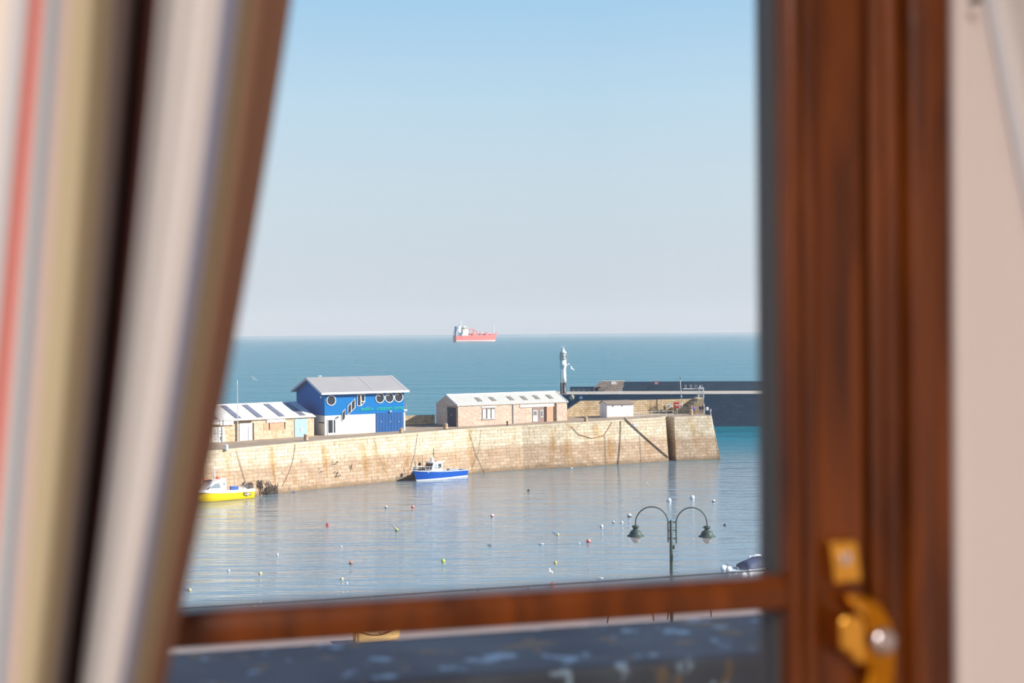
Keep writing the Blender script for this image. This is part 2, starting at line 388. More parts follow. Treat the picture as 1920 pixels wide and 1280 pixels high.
def strip(mb, bots, tps, acc=0, below=-3, cope=0.0):
    for a, b, c, d in zip(bots, bots[1:], tps, tps[1:]):
        L_ = (b - a).length; n = len(mb.v)
        a2 = a + (a - c) * (-below / max(c.z, 1)); b2 = b + (b - d) * (-below / max(d.z, 1))
        mb.v += [Lq(a2), Lq(b2), Lq(d), Lq(c)]
        mb.face([n, n + 1, n + 2, n + 3], [(acc, below), (acc + L_, below), (acc + L_, d.z), (acc, c.z)]); acc += L_
    return acc
acc = strip(wb, wl, tops)
# recess (boat steps slot) between wall end and pier head
rb0 = wl[-1] + hn * 4.5; rb1 = hw[0] + hn * 4.5
rt0 = Vector((rb0.x, rb0.y, deckz(rb0.x))); rt1 = Vector((rb1.x, rb1.y, deckz(rb1.x)))
acc = strip(wb, [wl[-1], rb0, rb1, hw[0]], [tops[-1], rt0, rt1, htop[0]], acc)
# head and far side return
far = [hw[1], hw[1] + hn * 14 + hd * 1.5]; fart = [htop[1], Vector((far[1].x - 1.2, far[1].y, deckz(37)))]
# rounded corner at the head
acc = strip(wb, [hw[0], hw[1] - hd * .8, hw[1], far[1]], [htop[0], htop[1] - hd * .3, htop[1] + hn * .5, fart[1]], acc)
wb.build('battered_wall', M['quay'], quay, recalc=False)
back = [(-75, 234), (-57, 241), (-41.5, 251), (-26, 258.5), (-17.5, 261.5), (-14.3, 262.5), (5.5, 274), (12, 275.5), (24, 280), (37.2, 283.5)]
back3 = [Vector((x, y, deckz(x))) for x, y in back]
dk = MB(); front = tops + [rt0, rt1, htop[0], htop[1] - hd * .3, htop[1] + hn * .5]
poly = front + [fart[1]] + back3[::-1]
dk.v = [Lq(p) for p in poly]; dk.face(list(range(len(poly))))
do = dk.build('deck', M['deck'], quay, recalc=False)
bm = bmesh.new(); bm.from_mesh(do.data); bmesh.ops.triangulate(bm, faces=bm.faces, ngon_method='EAR_CLIP'); bm.to_mesh(do.data); bm.free()
# coping course: slightly proud kerb along the front edge
cp = MB(); a_ = 0
fl = tops
for a, b in zip(fl, fl[1:]):
    t = (b - a).normalized(); n_ = Vector((-t.y, t.x, 0)).normalized(); L_ = (b - a).length
    for (p0, p1, u0, u1, v0, v1) in ((a - n_ * .06 - Vector((0, 0, .32)), b - n_ * .06 - Vector((0, 0, .32)), a_, a_ + L_, 0, .4),):
        i = len(cp.v); U = Vector((0, 0, .36))
        cp.v += [Lq(p0), Lq(p1), Lq(p1 + U), Lq(p0 + U), Lq(p1 + U + n_ * .7), Lq(p0 + U + n_ * .7), Lq(p1 + n_ * .7), Lq(p0 + n_ * .7)]
        cp.face([i, i + 1, i + 2, i + 3], [(u0, 0), (u1, 0), (u1, .36), (u0, .36)])
        cp.face([i + 3, i + 2, i + 4, i + 5], [(u0, 0), (u1, 0), (u1, .5), (u0, .5)])
        cp.face([i + 5, i + 4, i + 6, i + 7], [(u0, 0), (u1, 0), (u1, .3), (u0, .3)])
    a_ += L_
cp.build('coping', M['cope'], quay, recalc=False)
# seaward wall behind the deck (low on the left, tall with sloping start on the right)
pw = MB()
def wallseg(mb, a, b, h0, h1, th=.7):
    a = Vector(a); b = Vector(b); t = (b - a); t.z = 0; t.normalize(); n = Vector((-t.y, t.x, 0)) * th
    za, zb = deckz(a.x) - .4, deckz(b.x) - .4
    P = [Vector((a.x, a.y, za)), Vector((b.x, b.y, zb)), Vector((b.x, b.y, h1)), Vector((a.x, a.y, h0))]
    Q = [p + n for p in P]; i = len(mb.v); mb.v += [Lq(p) for p in P + Q]
    for f in [(0, 1, 2, 3), (7, 6, 5, 4), (3, 2, 6, 7), (0, 3, 7, 4), (1, 5, 6, 2)]: mb.face([i + k for k in f])
for i in range(4): wallseg(pw, back3[i] - Vector((0, .9, 0)), back3[i + 1] - Vector((0, .9, 0)), 9.25, 9.25)
wallseg(pw, back3[4] - Vector((0, .9, 0)), back3[5] - Vector((0, .9, 0)), 9.25, 9.25)
pw.build('low_seaward_wall', M['stone'], quay); pw = MB()
c0 = at_y(1064, 768, 275.0); c1 = at_y(1089, 751.3, 275.8)
wallseg(pw, Vector((c0.x - 6, 272.5, 0)), Vector((c0.x, 274.8, 0)), 8.9, c0.z)
wallseg(pw, Vector((c0.x, 274.8, 0)), Vector((c1.x, 275.8, 0)), c0.z, c1.z)
wallseg(pw, Vector((c1.x, 275.8, 0)), Vector((24, 279, 0)), c1.z, at_y(1195, 750, 279).z)
wallseg(pw, Vector((24, 279, 0)), Vector((36.6, 282.5, 0)), at_y(1195, 750, 279).z, at_y(1305, 747.5, 282).z)
pw.build('seaward_wall', M['stone'], quay)
# platform and steps at the pier head
st = MB()
def px_x(px, d): return at_y(px, 760, d).x
def blk(x0, x1, zt, d0=277.0, d1=282.4):
    st.box(px_x(x0, d0), px_x(x1, d0), d0 - 250, d1 - 250, 7.9, zt)
zs = [at_y(1290, r, 277).z for r in (764.6, 759, 753, 747)]
blk(1262, 1295.6, zs[0], 278.2); blk(1295.6, 1301, zs[1]); blk(1301, 1308, zs[2]); blk(1308, 1320, zs[3])
st.build('head_steps', M['stone'], quay)

# water, far horizon, foreshore
def plane(name, pts, mt, kind='structure', z=0):
    mb = MB(); mb.v = [Vector((x, y, z)) for x, y in pts]; mb.face(list(range(len(pts)))); o = mb.build(name, mt, recalc=False); tag(o, kind=kind); return o
plane('sea_water', [(-90000, 20), (90000, 20), (90000, 120000), (-90000, 120000)], M['water'])
shore = [on_z(-400, 1225, .12), on_z(335, 1188, .12), on_z(700, 1163, .12), on_z(1100, 1140, .12), on_z(1430, 1108, .12), on_z(2000, 1080, .12)]
fp = [(p.x, p.y) for p in shore] + [(90, 61), (-90, 61)]
plane('foreshore', fp, M['sand'], z=.12)
bpy.data.objects['foreshore'].name = 'foreshore'
pm = MB(); pm.box(-120, 120, -6, 62, 7.4, 8.0); tag(pm.build('promenade', M['deck']), kind='structure')
sw = MB(); sw.box(-120, 120, 61.2, 62.3, -1, 7.4); tag(sw.build('sea_wall', M['stone']), kind='structure')

hz = MB().box(-9000, 9000, 560, 14000, .5, 220).build('sea_haze', bpy.data.materials.new('sea_haze'))
hm = hz.data.materials[0]; hm.use_nodes = True; hn_ = hm.node_tree.nodes; hn_.remove(hn_['Principled BSDF'])
vs_ = hn_.new('ShaderNodeVolumeScatter'); vs_.inputs['Density'].default_value = .7e-4; vs_.inputs['Color'].default_value = lin((235, 240, 250)); hm.node_tree.links.new(vs_.outputs[0], hn_['Material Output'].inputs['Volume'])
tag(hz, 'thin bright haze lying over the open sea out to the horizon', 'haze', kind='stuff')
# ------------------------------------------------------------ far pier with lighthouse
pier = empty('breakwater_pier', (60, 370, 0), 0, 'dark-walled outer pier with pale walkway running behind the quay head', 'pier')
pd = Vector((.993, -.12, 0)); pn = Vector((.12, .993, 0))
P0 = Vector((10.4, 368.5, 0))
PZ = 8.25
def pp(s, q, z): p = P0 + pd * s + pn * q; return Vector((p.x - 60, p.y - 370, z))
def pbox(mb, s0, s1, q0, q1, z0, z1, uv=True):
    i = len(mb.v); mb.v += [pp(s, q, z) for z in (z0, z1) for s, q in ((s0, q0), (s1, q0), (s1, q1), (s0, q1))]
    U = [(s0, z0), (s1, z0), (s1, z1), (s0, z1)]
    mb.face([i, i + 1, i + 5, i + 4], U); mb.face([i + 1, i + 2, i + 6, i + 5], [(q0, z0), (q1, z0), (q1, z1), (q0, z1)])
    mb.face([i + 2, i + 3, i + 7, i + 6], U); mb.face([i + 3, i, i + 4, i + 7], [(q0, z0), (q1, z0), (q1, z1), (q0, z1)])
    mb.face([i + 4, i + 5, i + 6, i + 7], [(s0, q0), (s1, q0), (s1, q1), (s0, q1)])
def spx(px, q):   # distance along the pier that shows at column px, q metres back
    k = (px - 960) / F; a = P0 + pn * q
    return (k * a.y - a.x) / (pd.x - k * pd.y)
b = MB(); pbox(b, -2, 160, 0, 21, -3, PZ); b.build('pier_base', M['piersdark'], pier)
b = MB(); pbox(b, -2, 160, .05, 19.5, PZ, PZ + .04); b.build('walkway', M['walk'], pier)
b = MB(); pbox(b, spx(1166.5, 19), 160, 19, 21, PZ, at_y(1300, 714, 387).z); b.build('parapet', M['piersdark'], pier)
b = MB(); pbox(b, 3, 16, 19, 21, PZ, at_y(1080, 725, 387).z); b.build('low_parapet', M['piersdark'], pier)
# ragged pale end of the parapet
b = MB(); zt = at_y(1130, 713.8, 387).z
rg = [(spx(1111, 18.6), at_y(1111, 727, 386).z), (spx(1114, 18.6), at_y(1114, 724.5, 386).z), (spx(1127, 18.6), zt), (spx(1170, 18.6), zt), (spx(1167, 18.6), zt - 1.1), (spx(1169, 18.6), zt - 1.2), (spx(1163, 18.6), PZ), (spx(1120, 18.6), PZ), (spx(1122, 18.6), PZ + .9), (spx(1126, 18.6), PZ + 1.0), (spx(1126, 18.6), PZ + 1.3)]
i = len(b.v)
b.v += [pp(s, 18.6, z) for s, z in rg] + [pp(s, 21.2, z) for s, z in rg]; n = len(rg)
b.face(list(range(n))); b.face([n + k for k in range(n)][::-1])
for k in range(n): b.face([k, (k + 1) % n, n + (k + 1) % n, n + k])
b.build('ragged_parapet_end', M['pierpale'], pier)
b = MB(); s = spx(1149.5, 18.4); b.box(*(lambda p: (p.x - .6, p.x + .6, p.y - .3, p.y + .1, zt - .9, zt - .1))(pp(s, 18.4, 0))); b.build('notice_panel', M['white'], pier)
b = MB(); p = pp(spx(1160, 3), 3, 0); b.box(p.x - .25, p.x + .25, p.y - .25, p.y + .25, PZ, PZ + .75); b.build('white_box', M['white'], pier)
b = MB(); p = pp(spx(1230, 18.9), 18.9, 0); z = at_y(1230, 717, 386).z; b.box(p.x - .55, p.x + .55, p.y - .15, p.y, z - .45, z + .5)
b.cur = 1; b.box(p.x - .3, p.x - .1, p.y - .18, p.y - .1, z - .3, z + .25); b.box(p.x + .12, p.x + .3, p.y - .18, p.y - .1, z - .3, z + .25)
b.build('red_sign', [mat('dull_red_board', (150, 84, 108), .7), M['offwhite']], pier)
b = MB(); p = pp(spx(1088.5, -.05), -.05, 0); z = at_y(1088.5, 745.5, 367).z; b.box(p.x - .4, p.x + .4, p.y - .1, p.y + .1, z - .35, z + .35); b.build('blue_sign', mat('pale_blue_board', (120, 150, 190), .6), pier)
b = MB()
for k, (dx, dz, r) in enumerate([(-.25, -.2, .42), (.15, .05, .5), (.3, -.35, .35), (-.1, -.6, .3)]):
    p = pp(spx(1071, -.1), -.25, PZ - .5); b.ball((p.x + dx, p.y, PZ - .6 + dz), (r, r * .7, r), 8, 5)
b.build('stone_corbel', M['pierpale'], pier)
b = MB(); zr = at_y(1080, 724.5, 385).z
for px_ in (1074.5, 1084.3, 1094.3, 1103.5, 1113.5):
    p = pp(spx(px_, 3), 3, 0); b.tube([(p.x, p.y, PZ), (p.x, p.y, PZ + 1.25)], .045, 6)
pa, pb_ = pp(spx(1064, 3), 3, 0), pp(spx(1114, 3), 3, 0)
for h in (.65, 1.2): b.tube([(pa.x, pa.y, PZ + h), (pb_.x, pb_.y, PZ + h)], .018, 5)
b.build('railing', M['steel'], pier)

lc = P0 + pd * spx(1055.6, 2.6) + pn * 2.6
lh = empty('lighthouse', (lc.x, lc.y, PZ), 0, 'slim white lighthouse with black base and lantern room at the outer pier end', 'lighthouse')
def lz(row): return at_y(1056, row, lc.y).z - PZ
R0 = .80
MB().lathe([(.86, 0), (.86, .15), (.80, .3), (.78, lz(717))], n=24).build('black_base', M['blackpaint'], lh, True)
MB().lathe([(.79, lz(717)), (.76, lz(705)), (.70, lz(692)), (.72, lz(690)), (.86, lz(686.5)), (.98, lz(685)), (.98, lz(683.5)), (.84, lz(682.5)), (.84, lz(672.5))], n=24).build('tower', M['white'], lh, True)
MB().lathe([(1.0, lz(683.4)), (1.0, lz(683))], n=24).build('gallery', M['white'], lh)
MB().lathe([(.74, lz(672.5)), (.74, lz(661.5))], n=20).build('lantern_glazing', mat('lantern_glass', (190, 188, 178), .1), lh, True)
b = MB()
for k in range(8):
    t = k * math.pi / 4 + .2; b.tube([(.78 * math.cos(t), .78 * math.sin(t), lz(672.5)), (.78 * math.cos(t), .78 * math.sin(t), lz(661.5))], .05, 6)
b.lathe([(.86, lz(673.3)), (.86, lz(671.8))], n=20)
b.build('lantern_bars', M['white'], lh)
MB().box(.25, .86, -.5, .5, lz(672.5), lz(661.5)).build('blanking_panel', M['white'], lh)
MB().lathe([(.92, lz(661.8)), (.94, lz(660.6)), (.42, lz(656.5)), (.36, lz(655.5)), (.36, lz(653.5)), (.12, lz(652.6)), (.03, lz(652))], n=24).build('roof', M['white'], lh, True)
b = MB(); b.tube([(0, 0, lz(653)), (0, 0, lz(648.5))], .035, 6); b.tube([(-.5, 0, lz(650)), (.42, 0, lz(650))], .05, 6); b.ball((-.38, 0, lz(650)), (.2, .06, .14), 8, 5); b.ball((.28, 0, lz(650)), (.16, .06, .12), 8, 5)
b.build('wind_vane', M['white'], lh)
b = MB(); b.box(.8, 1.25, -.2, .2, lz(684.5), lz(681.5)); b.ball((1.4, 0, lz(682.8)), .24, 10, 6); b.build('side_lamp', M['white'], lh)
b = MB(); b.tube([(-.42, -1.3, .0), (-.42, -1.3, lz(692))], .05, 6); b.build('white_pole', M['white'], lh)
b = MB()
for k in range(12):
    t = k * math.pi / 6; b.tube([(1.02 * math.cos(t), 1.02 * math.sin(t), lz(672.5)), (1.02 * math.cos(t), 1.02 * math.sin(t), lz(665))], .02, 5)
b.tube([(1.02 * math.cos(k * math.pi / 12), 1.02 * math.sin(k * math.pi / 12), lz(665)) for k in range(25)], .025, 5)
b.lathe([(1.06, lz(673)), (1.06, lz(672.4))], n=20)
b.build('gallery_rail', M['steel'], lh)

# ------------------------------------------------------------ buildings
class Frame:
    """local x runs along the front from its left corner, y goes back, z is height above base"""
    def __init__(s, pl, pr, z0, zb=None):
        s.A = on_z(*pl, z0); s.B = on_z(*pr, zb if zb is not None else z0); s.z0 = z0
        d = s.B - s.A; d.z = 0; s.L = d.length; s.d = d.normalized(); s.n = Vector((-s.d.y, s.d.x, 0)); s.rz = math.atan2(s.d.y, s.d.x)
    def x(s, px, back=0):
        k = (px - 960) / F; a = s.A + s.n * back
        r = ray(px, 700); k = r.x / r.y
        return (k * a.y - a.x) / (s.d.x - k * s.d.y)
    def P(s, px, py, back=0):
        x = s.x(px, back); w_ = s.A + s.n * back + s.d * x
        return x, at_y(px, py, w_.y).z - s.z0
def gable_roof(fr, L, Wd, ze, zr, ov=.5, ovx=.6, th=.18, yr=None):
    yr = Wd / 2 if yr is None else yr
    sl = (zr - ze) / yr; sl2 = (zr - ze) / (Wd - yr)
    return [(-ov, ze - sl * ov), (yr, zr), (Wd + ov, ze - sl2 * ov), (Wd + ov, ze - sl2 * ov + th), (yr, zr + th * 1.15), (-ov, ze - sl * ov + th)], -ovx, L + ovx

# blue watersports building
fb = Frame((609, 815), (758, 806), 7.42, 7.6)
bb = empty('watersports_building', (fb.A.x, fb.A.y, fb.z0), fb.rz, 'two-storey bright blue and white watersports centre with grey pitched roof and porthole windows', 'building')
L = fb.L; Wd = 12.0; ze = fb.P(609, 741)[1] + .42; zsp = fb.P(609, 779)[1]; zr = ze + 2.2
MB().prism([(0, zsp), (Wd, zsp), (Wd, ze), (Wd / 2, zr), (0, ze)], 0, L, 'x').build('blue_upper_storey', M['blue'], bb)
MB().box(.03, L - .03, .03, Wd - .03, -.5, zsp).build('white_lower_storey', M['white'], bb)
pr, x0, x1 = gable_roof(fb, L, Wd, ze, zr, .55, .75, .22)
rf = MB().prism(pr, x0, x1, 'x').build('roof', M['roofgrey'], bb)
MB().prism([(pr[5][0] - .05, pr[5][1] - .32), (pr[5][0] + .04, pr[5][1] - .32), (pr[5][0] + .04, pr[5][1] + .03), (pr[5][0] - .05, pr[5][1] + .03)], x0, x1, 'x').build('gutter', M['white'], rf)
b = MB(); yr = Wd / 2
for xx in (x0 - .04, x1 - .02):
    b = MB(); b.prism([(pr[0][0], pr[0][1] - .15), (pr[1][0], pr[1][1] - .17), (pr[2][0], pr[2][1] - .15), (pr[3][0], pr[3][1] + .02), (pr[4][0], pr[4][1] + .03), (pr[5][0], pr[5][1] + .02)], xx, xx + .06, 'x'); b.build('bargeboard', M['soffit'], rf)
b = MB(); sx = L * .60; sl = (zr - ze) / yr
b.prism([(-.5, ze - sl * .5 + .23), (yr, zr + .26), (yr, zr + .31), (-.5, ze - sl * .5 + .28)], sx, sx + .08, 'x'); b.prism([(-.5, ze - sl * .5 + .23), (yr, zr + .26), (yr, zr + .31), (-.5, ze - sl * .5 + .28)], x1 - .5, x1 - .38, 'x')
b.build('roof_seam', M['offwhite'], rf)
for cx, cy in ((620.4, 750.5), (711.9, 746), (729.6, 745.3), (747, 744.3)):
    x, z = fb.P(cx, cy); fo = MB(); N_ = 28; ro, ri = .86, .74
    for r_, y in ((ro, -.0), (ro, -.1), (ri, -.1), (ri, .02)):
        for k in range(N_): t = 2 * math.pi * k / N_; fo.v.append(Vector((x + r_ * math.cos(t), y, z + r_ * math.sin(t))))
    for j in range(3):
        for k in range(N_): fo.face([j * N_ + k, j * N_ + (k + 1) % N_, (j + 1) * N_ + (k + 1) % N_, (j + 1) * N_ + k])
    fr_ = fo.build('porthole_window', M['white'], bb)
    MB().lathe([(ri + .02, -.05), (ri + .02, -.03)], (x, 0, z), 28, 'y').build('pane', M['glassdark'], fr_)
    if cx > 700: MB().box(x - .5, x + .1, -.07, -.045, z + .35, z + .5).build('blind', M['white'], fr_)
def poly_window(name, pix, f=fb, th=.1, bw=.09, par=bb, y=0, glass='glassdark'):
    pts = [Vector(f.P(*p)) for p in pix]; c = sum(pts, Vector((0, 0))) / len(pts); n = len(pts)
    inn = [p + (c - p).normalized() * min(bw * 1.3, (c - p).length * .6) for p in pts]
    b = MB()
    for y_, ring in ((y, pts), (y - th, pts), (y - th, inn), (y - .02, inn)):
        b.v += [Vector((p.x, y_, p.y)) for p in ring]
    for j in range(3):
        for k in range(n): b.face([j * n + k, j * n + (k + 1) % n, (j + 1) * n + (k + 1) % n, (j + 1) * n + k])
    o = b.build(name, M['white'], par)
    MB().prism([tuple(p) for p in inn], y - .04, y - .02, 'y').build('pane', M[glass], o)
    return o
poly_window('stair_window', [(640.4, 772.7), (646.5, 765.8), (645.9, 785), (640.4, 790.3)])
o = poly_window('stair_window', [(651, 761), (664.8, 747), (665.4, 764.2), (651, 778)])
x, z = fb.P(657.8, 763); MB().box(x - .05, x + .05, -.12, -.03, z - .8, z + .85).build('mullion', M['white'], o)
o = poly_window('cut_corner_window', [(669, 739.5), (683.6, 738.8), (683.6, 753), (676.5, 761), (669, 761)])
x, z = fb.P(675.8, 750); MB().box(x - .09, x + .09, -.13, -.03, z - .95, z + .9).build('mullion', M['white'], o)
x2, z2 = fb.P(680, 752.2); MB().box(x, x2 + .3, -.13, -.03, z2 - .07, z2 + .07).build('mullion', M['white'], o)
x, z = fb.P(614.6, 787.4); x2, z2 = fb.P(622.7, 811.5); x3, _ = fb.P(624.8, 800); x4, _ = fb.P(627.4, 800)
d_ = MB().box(x - .12, x4 + .12, -.06, .05, -.1, z + .15).build('entrance_door', M['white'], bb)
MB().box(x, x2, -.09, -.05, z2 + .05, z).build('pane', M['glassdark'], d_); MB().box(x3, x4, -.09, -.05, z2 + .05, z).build('pane', M['glassdark'], d_)
x, z = fb.P(704.3, 774); x2, z2 = fb.P(754.6, 771)
gd = MB(); nn = 9; ww = (x2 - x) / nn
for k in range(nn): gd.box(x + k * ww + .02, x + (k + 1) * ww - .02, -.10, .05, -.05, zsp + .12)
gdo = gd.build('folding_door', M['blue2'], bb, bevel=.02)
for cxp in (713.5, 730.5, 746.5):
    xx, zz = fb.P(cxp, 790); MB().ball((xx, -.14, zz), .09, 8, 5).build('door_knob', M['white'], gdo)
x, _ = fb.P(755.6, 790); MB().box(x, x + .3, -.12, .05, -.3, zsp).build('white_corner_post', M['white'], bb)
for cxp, cyp, nm in ((730.5, 771, 'wall_light'), (632, 781.8, 'wall_light')):
    xx, zz = fb.P(cxp, cyp); MB().ball((xx, -.22, zz), .18, 10, 6).box(xx - .06, xx + .06, -.15, .0, zz - .05, zz + .05).build(nm, M['white'] if cyp < 780 else M['greyplas'], bb)
MB().ball((-.15, 1.05, ze - .75), .19, 10, 6).build('wall_light', M['white'], bb)
MB().box(-.05, .03, .25, 2.4, 1.9, 2.05).build('gable_slot', M['dark'], bb)
def text_obj(s, x0, x1, z, h, par, m_, y=-.04, name='sign_lettering'):
    cu = bpy.data.curves.new(name, 'FONT'); cu.body = s; cu.size = 1; cu.extrude = .02; cu.offset = .012
    t = bpy.data.objects.new('tmp', cu); COL.objects.link(t); bpy.context.view_layer.update()
    me = bpy.data.meshes.new_from_object(t.evaluated_get(bpy.context.evaluated_depsgraph_get())); bpy.data.objects.remove(t)
    xs = [v.co.x for v in me.vertices]; ys = [v.co.y for v in me.vertices]; w_ = max(xs) - min(xs); hh = max(ys) - min(ys)
    for v in me.vertices:
        c = v.co.copy(); v.co = Vector((x0 + (c.x - min(xs)) / w_ * (x1 - x0), y - c.z, z + (c.y - min(ys)) / hh * h))
    me.materials.clear(); me.materials.append(m_); o = bpy.data.objects.new(name, me); COL.objects.link(o); o.parent = par; return o
xa, za = fb.P(676, 770); xb, _ = fb.P(699, 770); xc, zc = fb.P(705.5, 769.2); xd, _ = fb.P(755, 768)
text_obj('PENWITH', xa, xb, za - .02, .50, bb, M['green']); text_obj('ATERSPORTS CENTRE', xc, xd, za - .02, .50, bb, M['green'])
xx, zz = fb.P(688.3, 763); 
for q_ in (-.12, .12): MB().ball((xx + q_, -.04, zz), .06, 6, 4).build('sign_dot', M['offwhite'], bb)
b = MB(); b.box(L, L + 1.1, 1.0, 2.0, zsp + .2, zsp + .45); b.build('side_canopy', M['white'], bb)
b = MB(); b.tube([(L + 1.0, 1.0, zsp + .45), (L + 1.0, 1.0, zsp + 1.9)], .03, 6).tube([(L + 1.0, 2, zsp + .45), (L + 1.0, 2, zsp + 1.9)], .03, 6).tube([(L + 1.0, 1.0, zsp + 1.9), (L + 1.0, 2.0, zsp + 1.9)], .03, 6); b.build('side_rail', M['steel'], bb)

# long stone shed on the left
fs = Frame((396, 830), (589, 815.6), 7.1, 7.42)
ls = empty('stone_shed', (fs.A.x, fs.A.y, fs.z0), fs.rz, 'long low stone shed with white corrugated roof left of the blue building', 'building')
x0s = -9.0; Ls = fs.L; ze2 = fs.P(589, 779.5)[1] - .1; W2 = 13.4; zr2 = ze2 + 2.1
MB().prism([(0, -.5), (W2, -.5), (W2, ze2), (W2 / 2, zr2), (0, ze2)], x0s, Ls, 'x').build('stone_walls', M['shedstone'], ls)
pr, _, _ = gable_roof(fs, Ls, W2, ze2, zr2, .25, .2, .12)
r2 = MB().prism(pr, x0s - .2, Ls + .25, 'x').build('roof', M['roofwhite'], ls)
sl = (zr2 - ze2) / (W2 / 2)
def on_roof(f, px, py, sl_, ze_, up_=.16):
    # point of the front roof slope seen at that pixel, in the shed's local frame
    r = ray(px, py); o = C0 - Vector((f.A.x, f.A.y, f.z0))
    def loc(v): return Vector((v.dot(f.d), v.dot(f.n), v.z))
    O, D = loc(o), loc(r); t = (ze_ + up_ + sl_ * O.y - O.z) / (D.z - sl_ * D.y); p = O + D * t; return p
def roof_panel(b, xc_, y0, y1, wd, sl_, ze_, zo=.16, th=.05):
    b.add([(xc_ - wd / 2, y0, ze_ + sl_ * y0 + zo), (xc_ + wd / 2, y0, ze_ + sl_ * y0 + zo), (xc_ + wd / 2, y1, ze_ + sl_ * y1 + zo), (xc_ - wd / 2, y1, ze_ + sl_ * y1 + zo),
           (xc_ - wd / 2, y0, ze_ + sl_ * y0 + zo + th), (xc_ + wd / 2, y0, ze_ + sl_ * y0 + zo + th), (xc_ + wd / 2, y1, ze_ + sl_ * y1 + zo + th), (xc_ - wd / 2, y1, ze_ + sl_ * y1 + zo + th)],
          [(0, 3, 2, 1), (4, 5, 6, 7), (0, 1, 5, 4), (1, 2, 6, 5), (2, 3, 7, 6), (3, 0, 4, 7)])
for cxp, cyp in ((569, 777), (532, 780.5), (491, 782), (452, 785), (407.5, 786)):
    p = on_roof(fs, cxp, cyp, sl, ze2); b = MB()
    roof_panel(b, p.x - .25, .35, W2 * .27, .95, sl, ze2); roof_panel(b, p.x - .25, W2 * .28, W2 * .455, .95, sl, ze2)
    b.build('skylight', M['skylight'], r2)
MB().prism([(W2 / 2 - .35, zr2 + .03), (W2 / 2, zr2 + .22), (W2 / 2 + .35, zr2 + .03)], x0s - .2, Ls + .25, 'x').build('ridge_capping', M['white'], r2)
def panel(f, par, name, p0, p1, m_, y0=-.08, y1=.05, zb=None, bevel=0):
    x, z = f.P(*p0); x2, z2 = f.P(*p1); return MB().box(x, x2, y0, y1, zb if zb is not None else z2, z).build(name, m_, par, bevel=bevel)
d1 = panel(fs, ls, 'blue_door', (551.3, 785.5), (575.4, 819), M['paleblue'], zb=0.0); MB().ball(((fs.P(563.5, 800)[0]), -.12, 1.4), (.2, .03, .35), 8, 5).build('door_stain', M['offwhite'], d1)
d1 = panel(fs, ls, 'grey_door', (447.6, 793.5), (472, 826), M['offwhite'], zb=0)
x, z = fs.P(464, 800); MB().box(x - .02, x + .02, -.1, -.07, 0, z).build('door_joint', M['dark'], d1)
panel(fs, ls, 'door_reveal', (472.3, 792.5), (474.6, 826), M['dark'], zb=0)
d1 = panel(fs, ls, 'white_double_door', (396, 801), (419.5, 829), M['white'], zb=0.05)
x, z = fs.P(407.5, 800); MB().box(x - .03, x + .03, -.1, -.07, 0, z).build('door_joint', M['dark'], d1)
NI = mat('notice_ink', (120, 128, 150), .7)
for (a_, r_, l_) in ((398, 807, 6), (398, 812, 7), (398, 814, 7), (400, 820, 5), (399, 824, 6), (409, 808, 7), (410, 813, 7), (409, 820, 6), (410, 824, 5), (399, 809.5, 4)):
    x, z = fs.P(a_, r_); x2, _ = fs.P(a_ + l_, r_)
    n_ = 5; b = MB()
    for k in range(n_):
        xa_ = x + (x2 - x) * (k / n_); b.box(xa_, xa_ + (x2 - x) / n_ * random.uniform(.45, .8), -.1, -.07, z - random.uniform(.03, .09), z + random.uniform(.02, .08))
    b.build('door_notice', NI, d1)

sg = panel(fs, ls, 'sign_board', (394, 789), (410.5, 796.5), M['greyplas'], y0=-.3, y1=-.05)
xa_, za_ = fs.P(395.3, 790.2); xb_, zb_ = fs.P(409.3, 795.3); MB().box(xa_, xb_, -.33, -.29, zb_, za_).build('sign_face', M['white'], sg)
panel(fs, ls, 'white_fascia', (410.5, 787), (436, 796), M['white'], y0=-.25, y1=0)
panel(fs, ls, 'white_lintel', (499, 784), (533.5, 790.8), M['white'], y0=-.12, y1=0)
panel(fs, ls, 'brick_infill', (493.5, 792), (503, 806.5), M['orangebrick'], y0=-.04)
panel(fs, ls, 'brick_infill', (505, 791), (534, 804.5), M['orangebrick'], y0=-.03)
for q in ((503.2, 792, 505, 805), (532.5, 789.5, 534, 803)): panel(fs, ls, 'dark_slot', (q[0], q[1]), (q[2], q[3]), M['dark'], y0=-.07)
b = MB(); x, z = fs.P(442, 794); b.tube([(x, -.12, 0), (x, -.12, z)], .07, 6); b.build('downpipe', M['irondark'], ls)
x, z = fs.P(436.5, 791.5); x2, _ = fs.P(470, 790); MB().box(x, x2, -.22, 0, z - .1, z + .08).build('door_rail', M['irondark'], ls)

# brick shed, middle
fk = Frame((859, 800), (1063.5, 789.7), 7.58, 7.72)
ks = empty('brick_shed', (fk.A.x, fk.A.y, fk.z0), fk.rz, 'pale red brick shed with pale sheet roof in the middle of the quay', 'building')
Lk = fk.L; W3 = 8.8; ze3 = fk.P(859, 760.6)[1]; zr3 = fk.P(838.3, 740, W3 / 2)[1] - .1
MB().prism([(0, -.5), (W3, -.5), (W3, ze3), (W3 / 2, zr3), (0, ze3)], 0, Lk, 'x').build('brick_walls', M['brick'], ks)
pr, _, _ = gable_roof(fk, Lk, W3, ze3, zr3, .12, .05, .14); r3 = MB().prism(pr, -.05, Lk + .1, 'x').build('roof', M['roofpale'], ks)
MB().prism([(W3 / 2 - .3, zr3 + .03), (W3 / 2, zr3 + .24), (W3 / 2 + .3, zr3 + .03)], -.05, Lk + .1, 'x').build('ridge_capping', M['white'], r3)
b = MB()
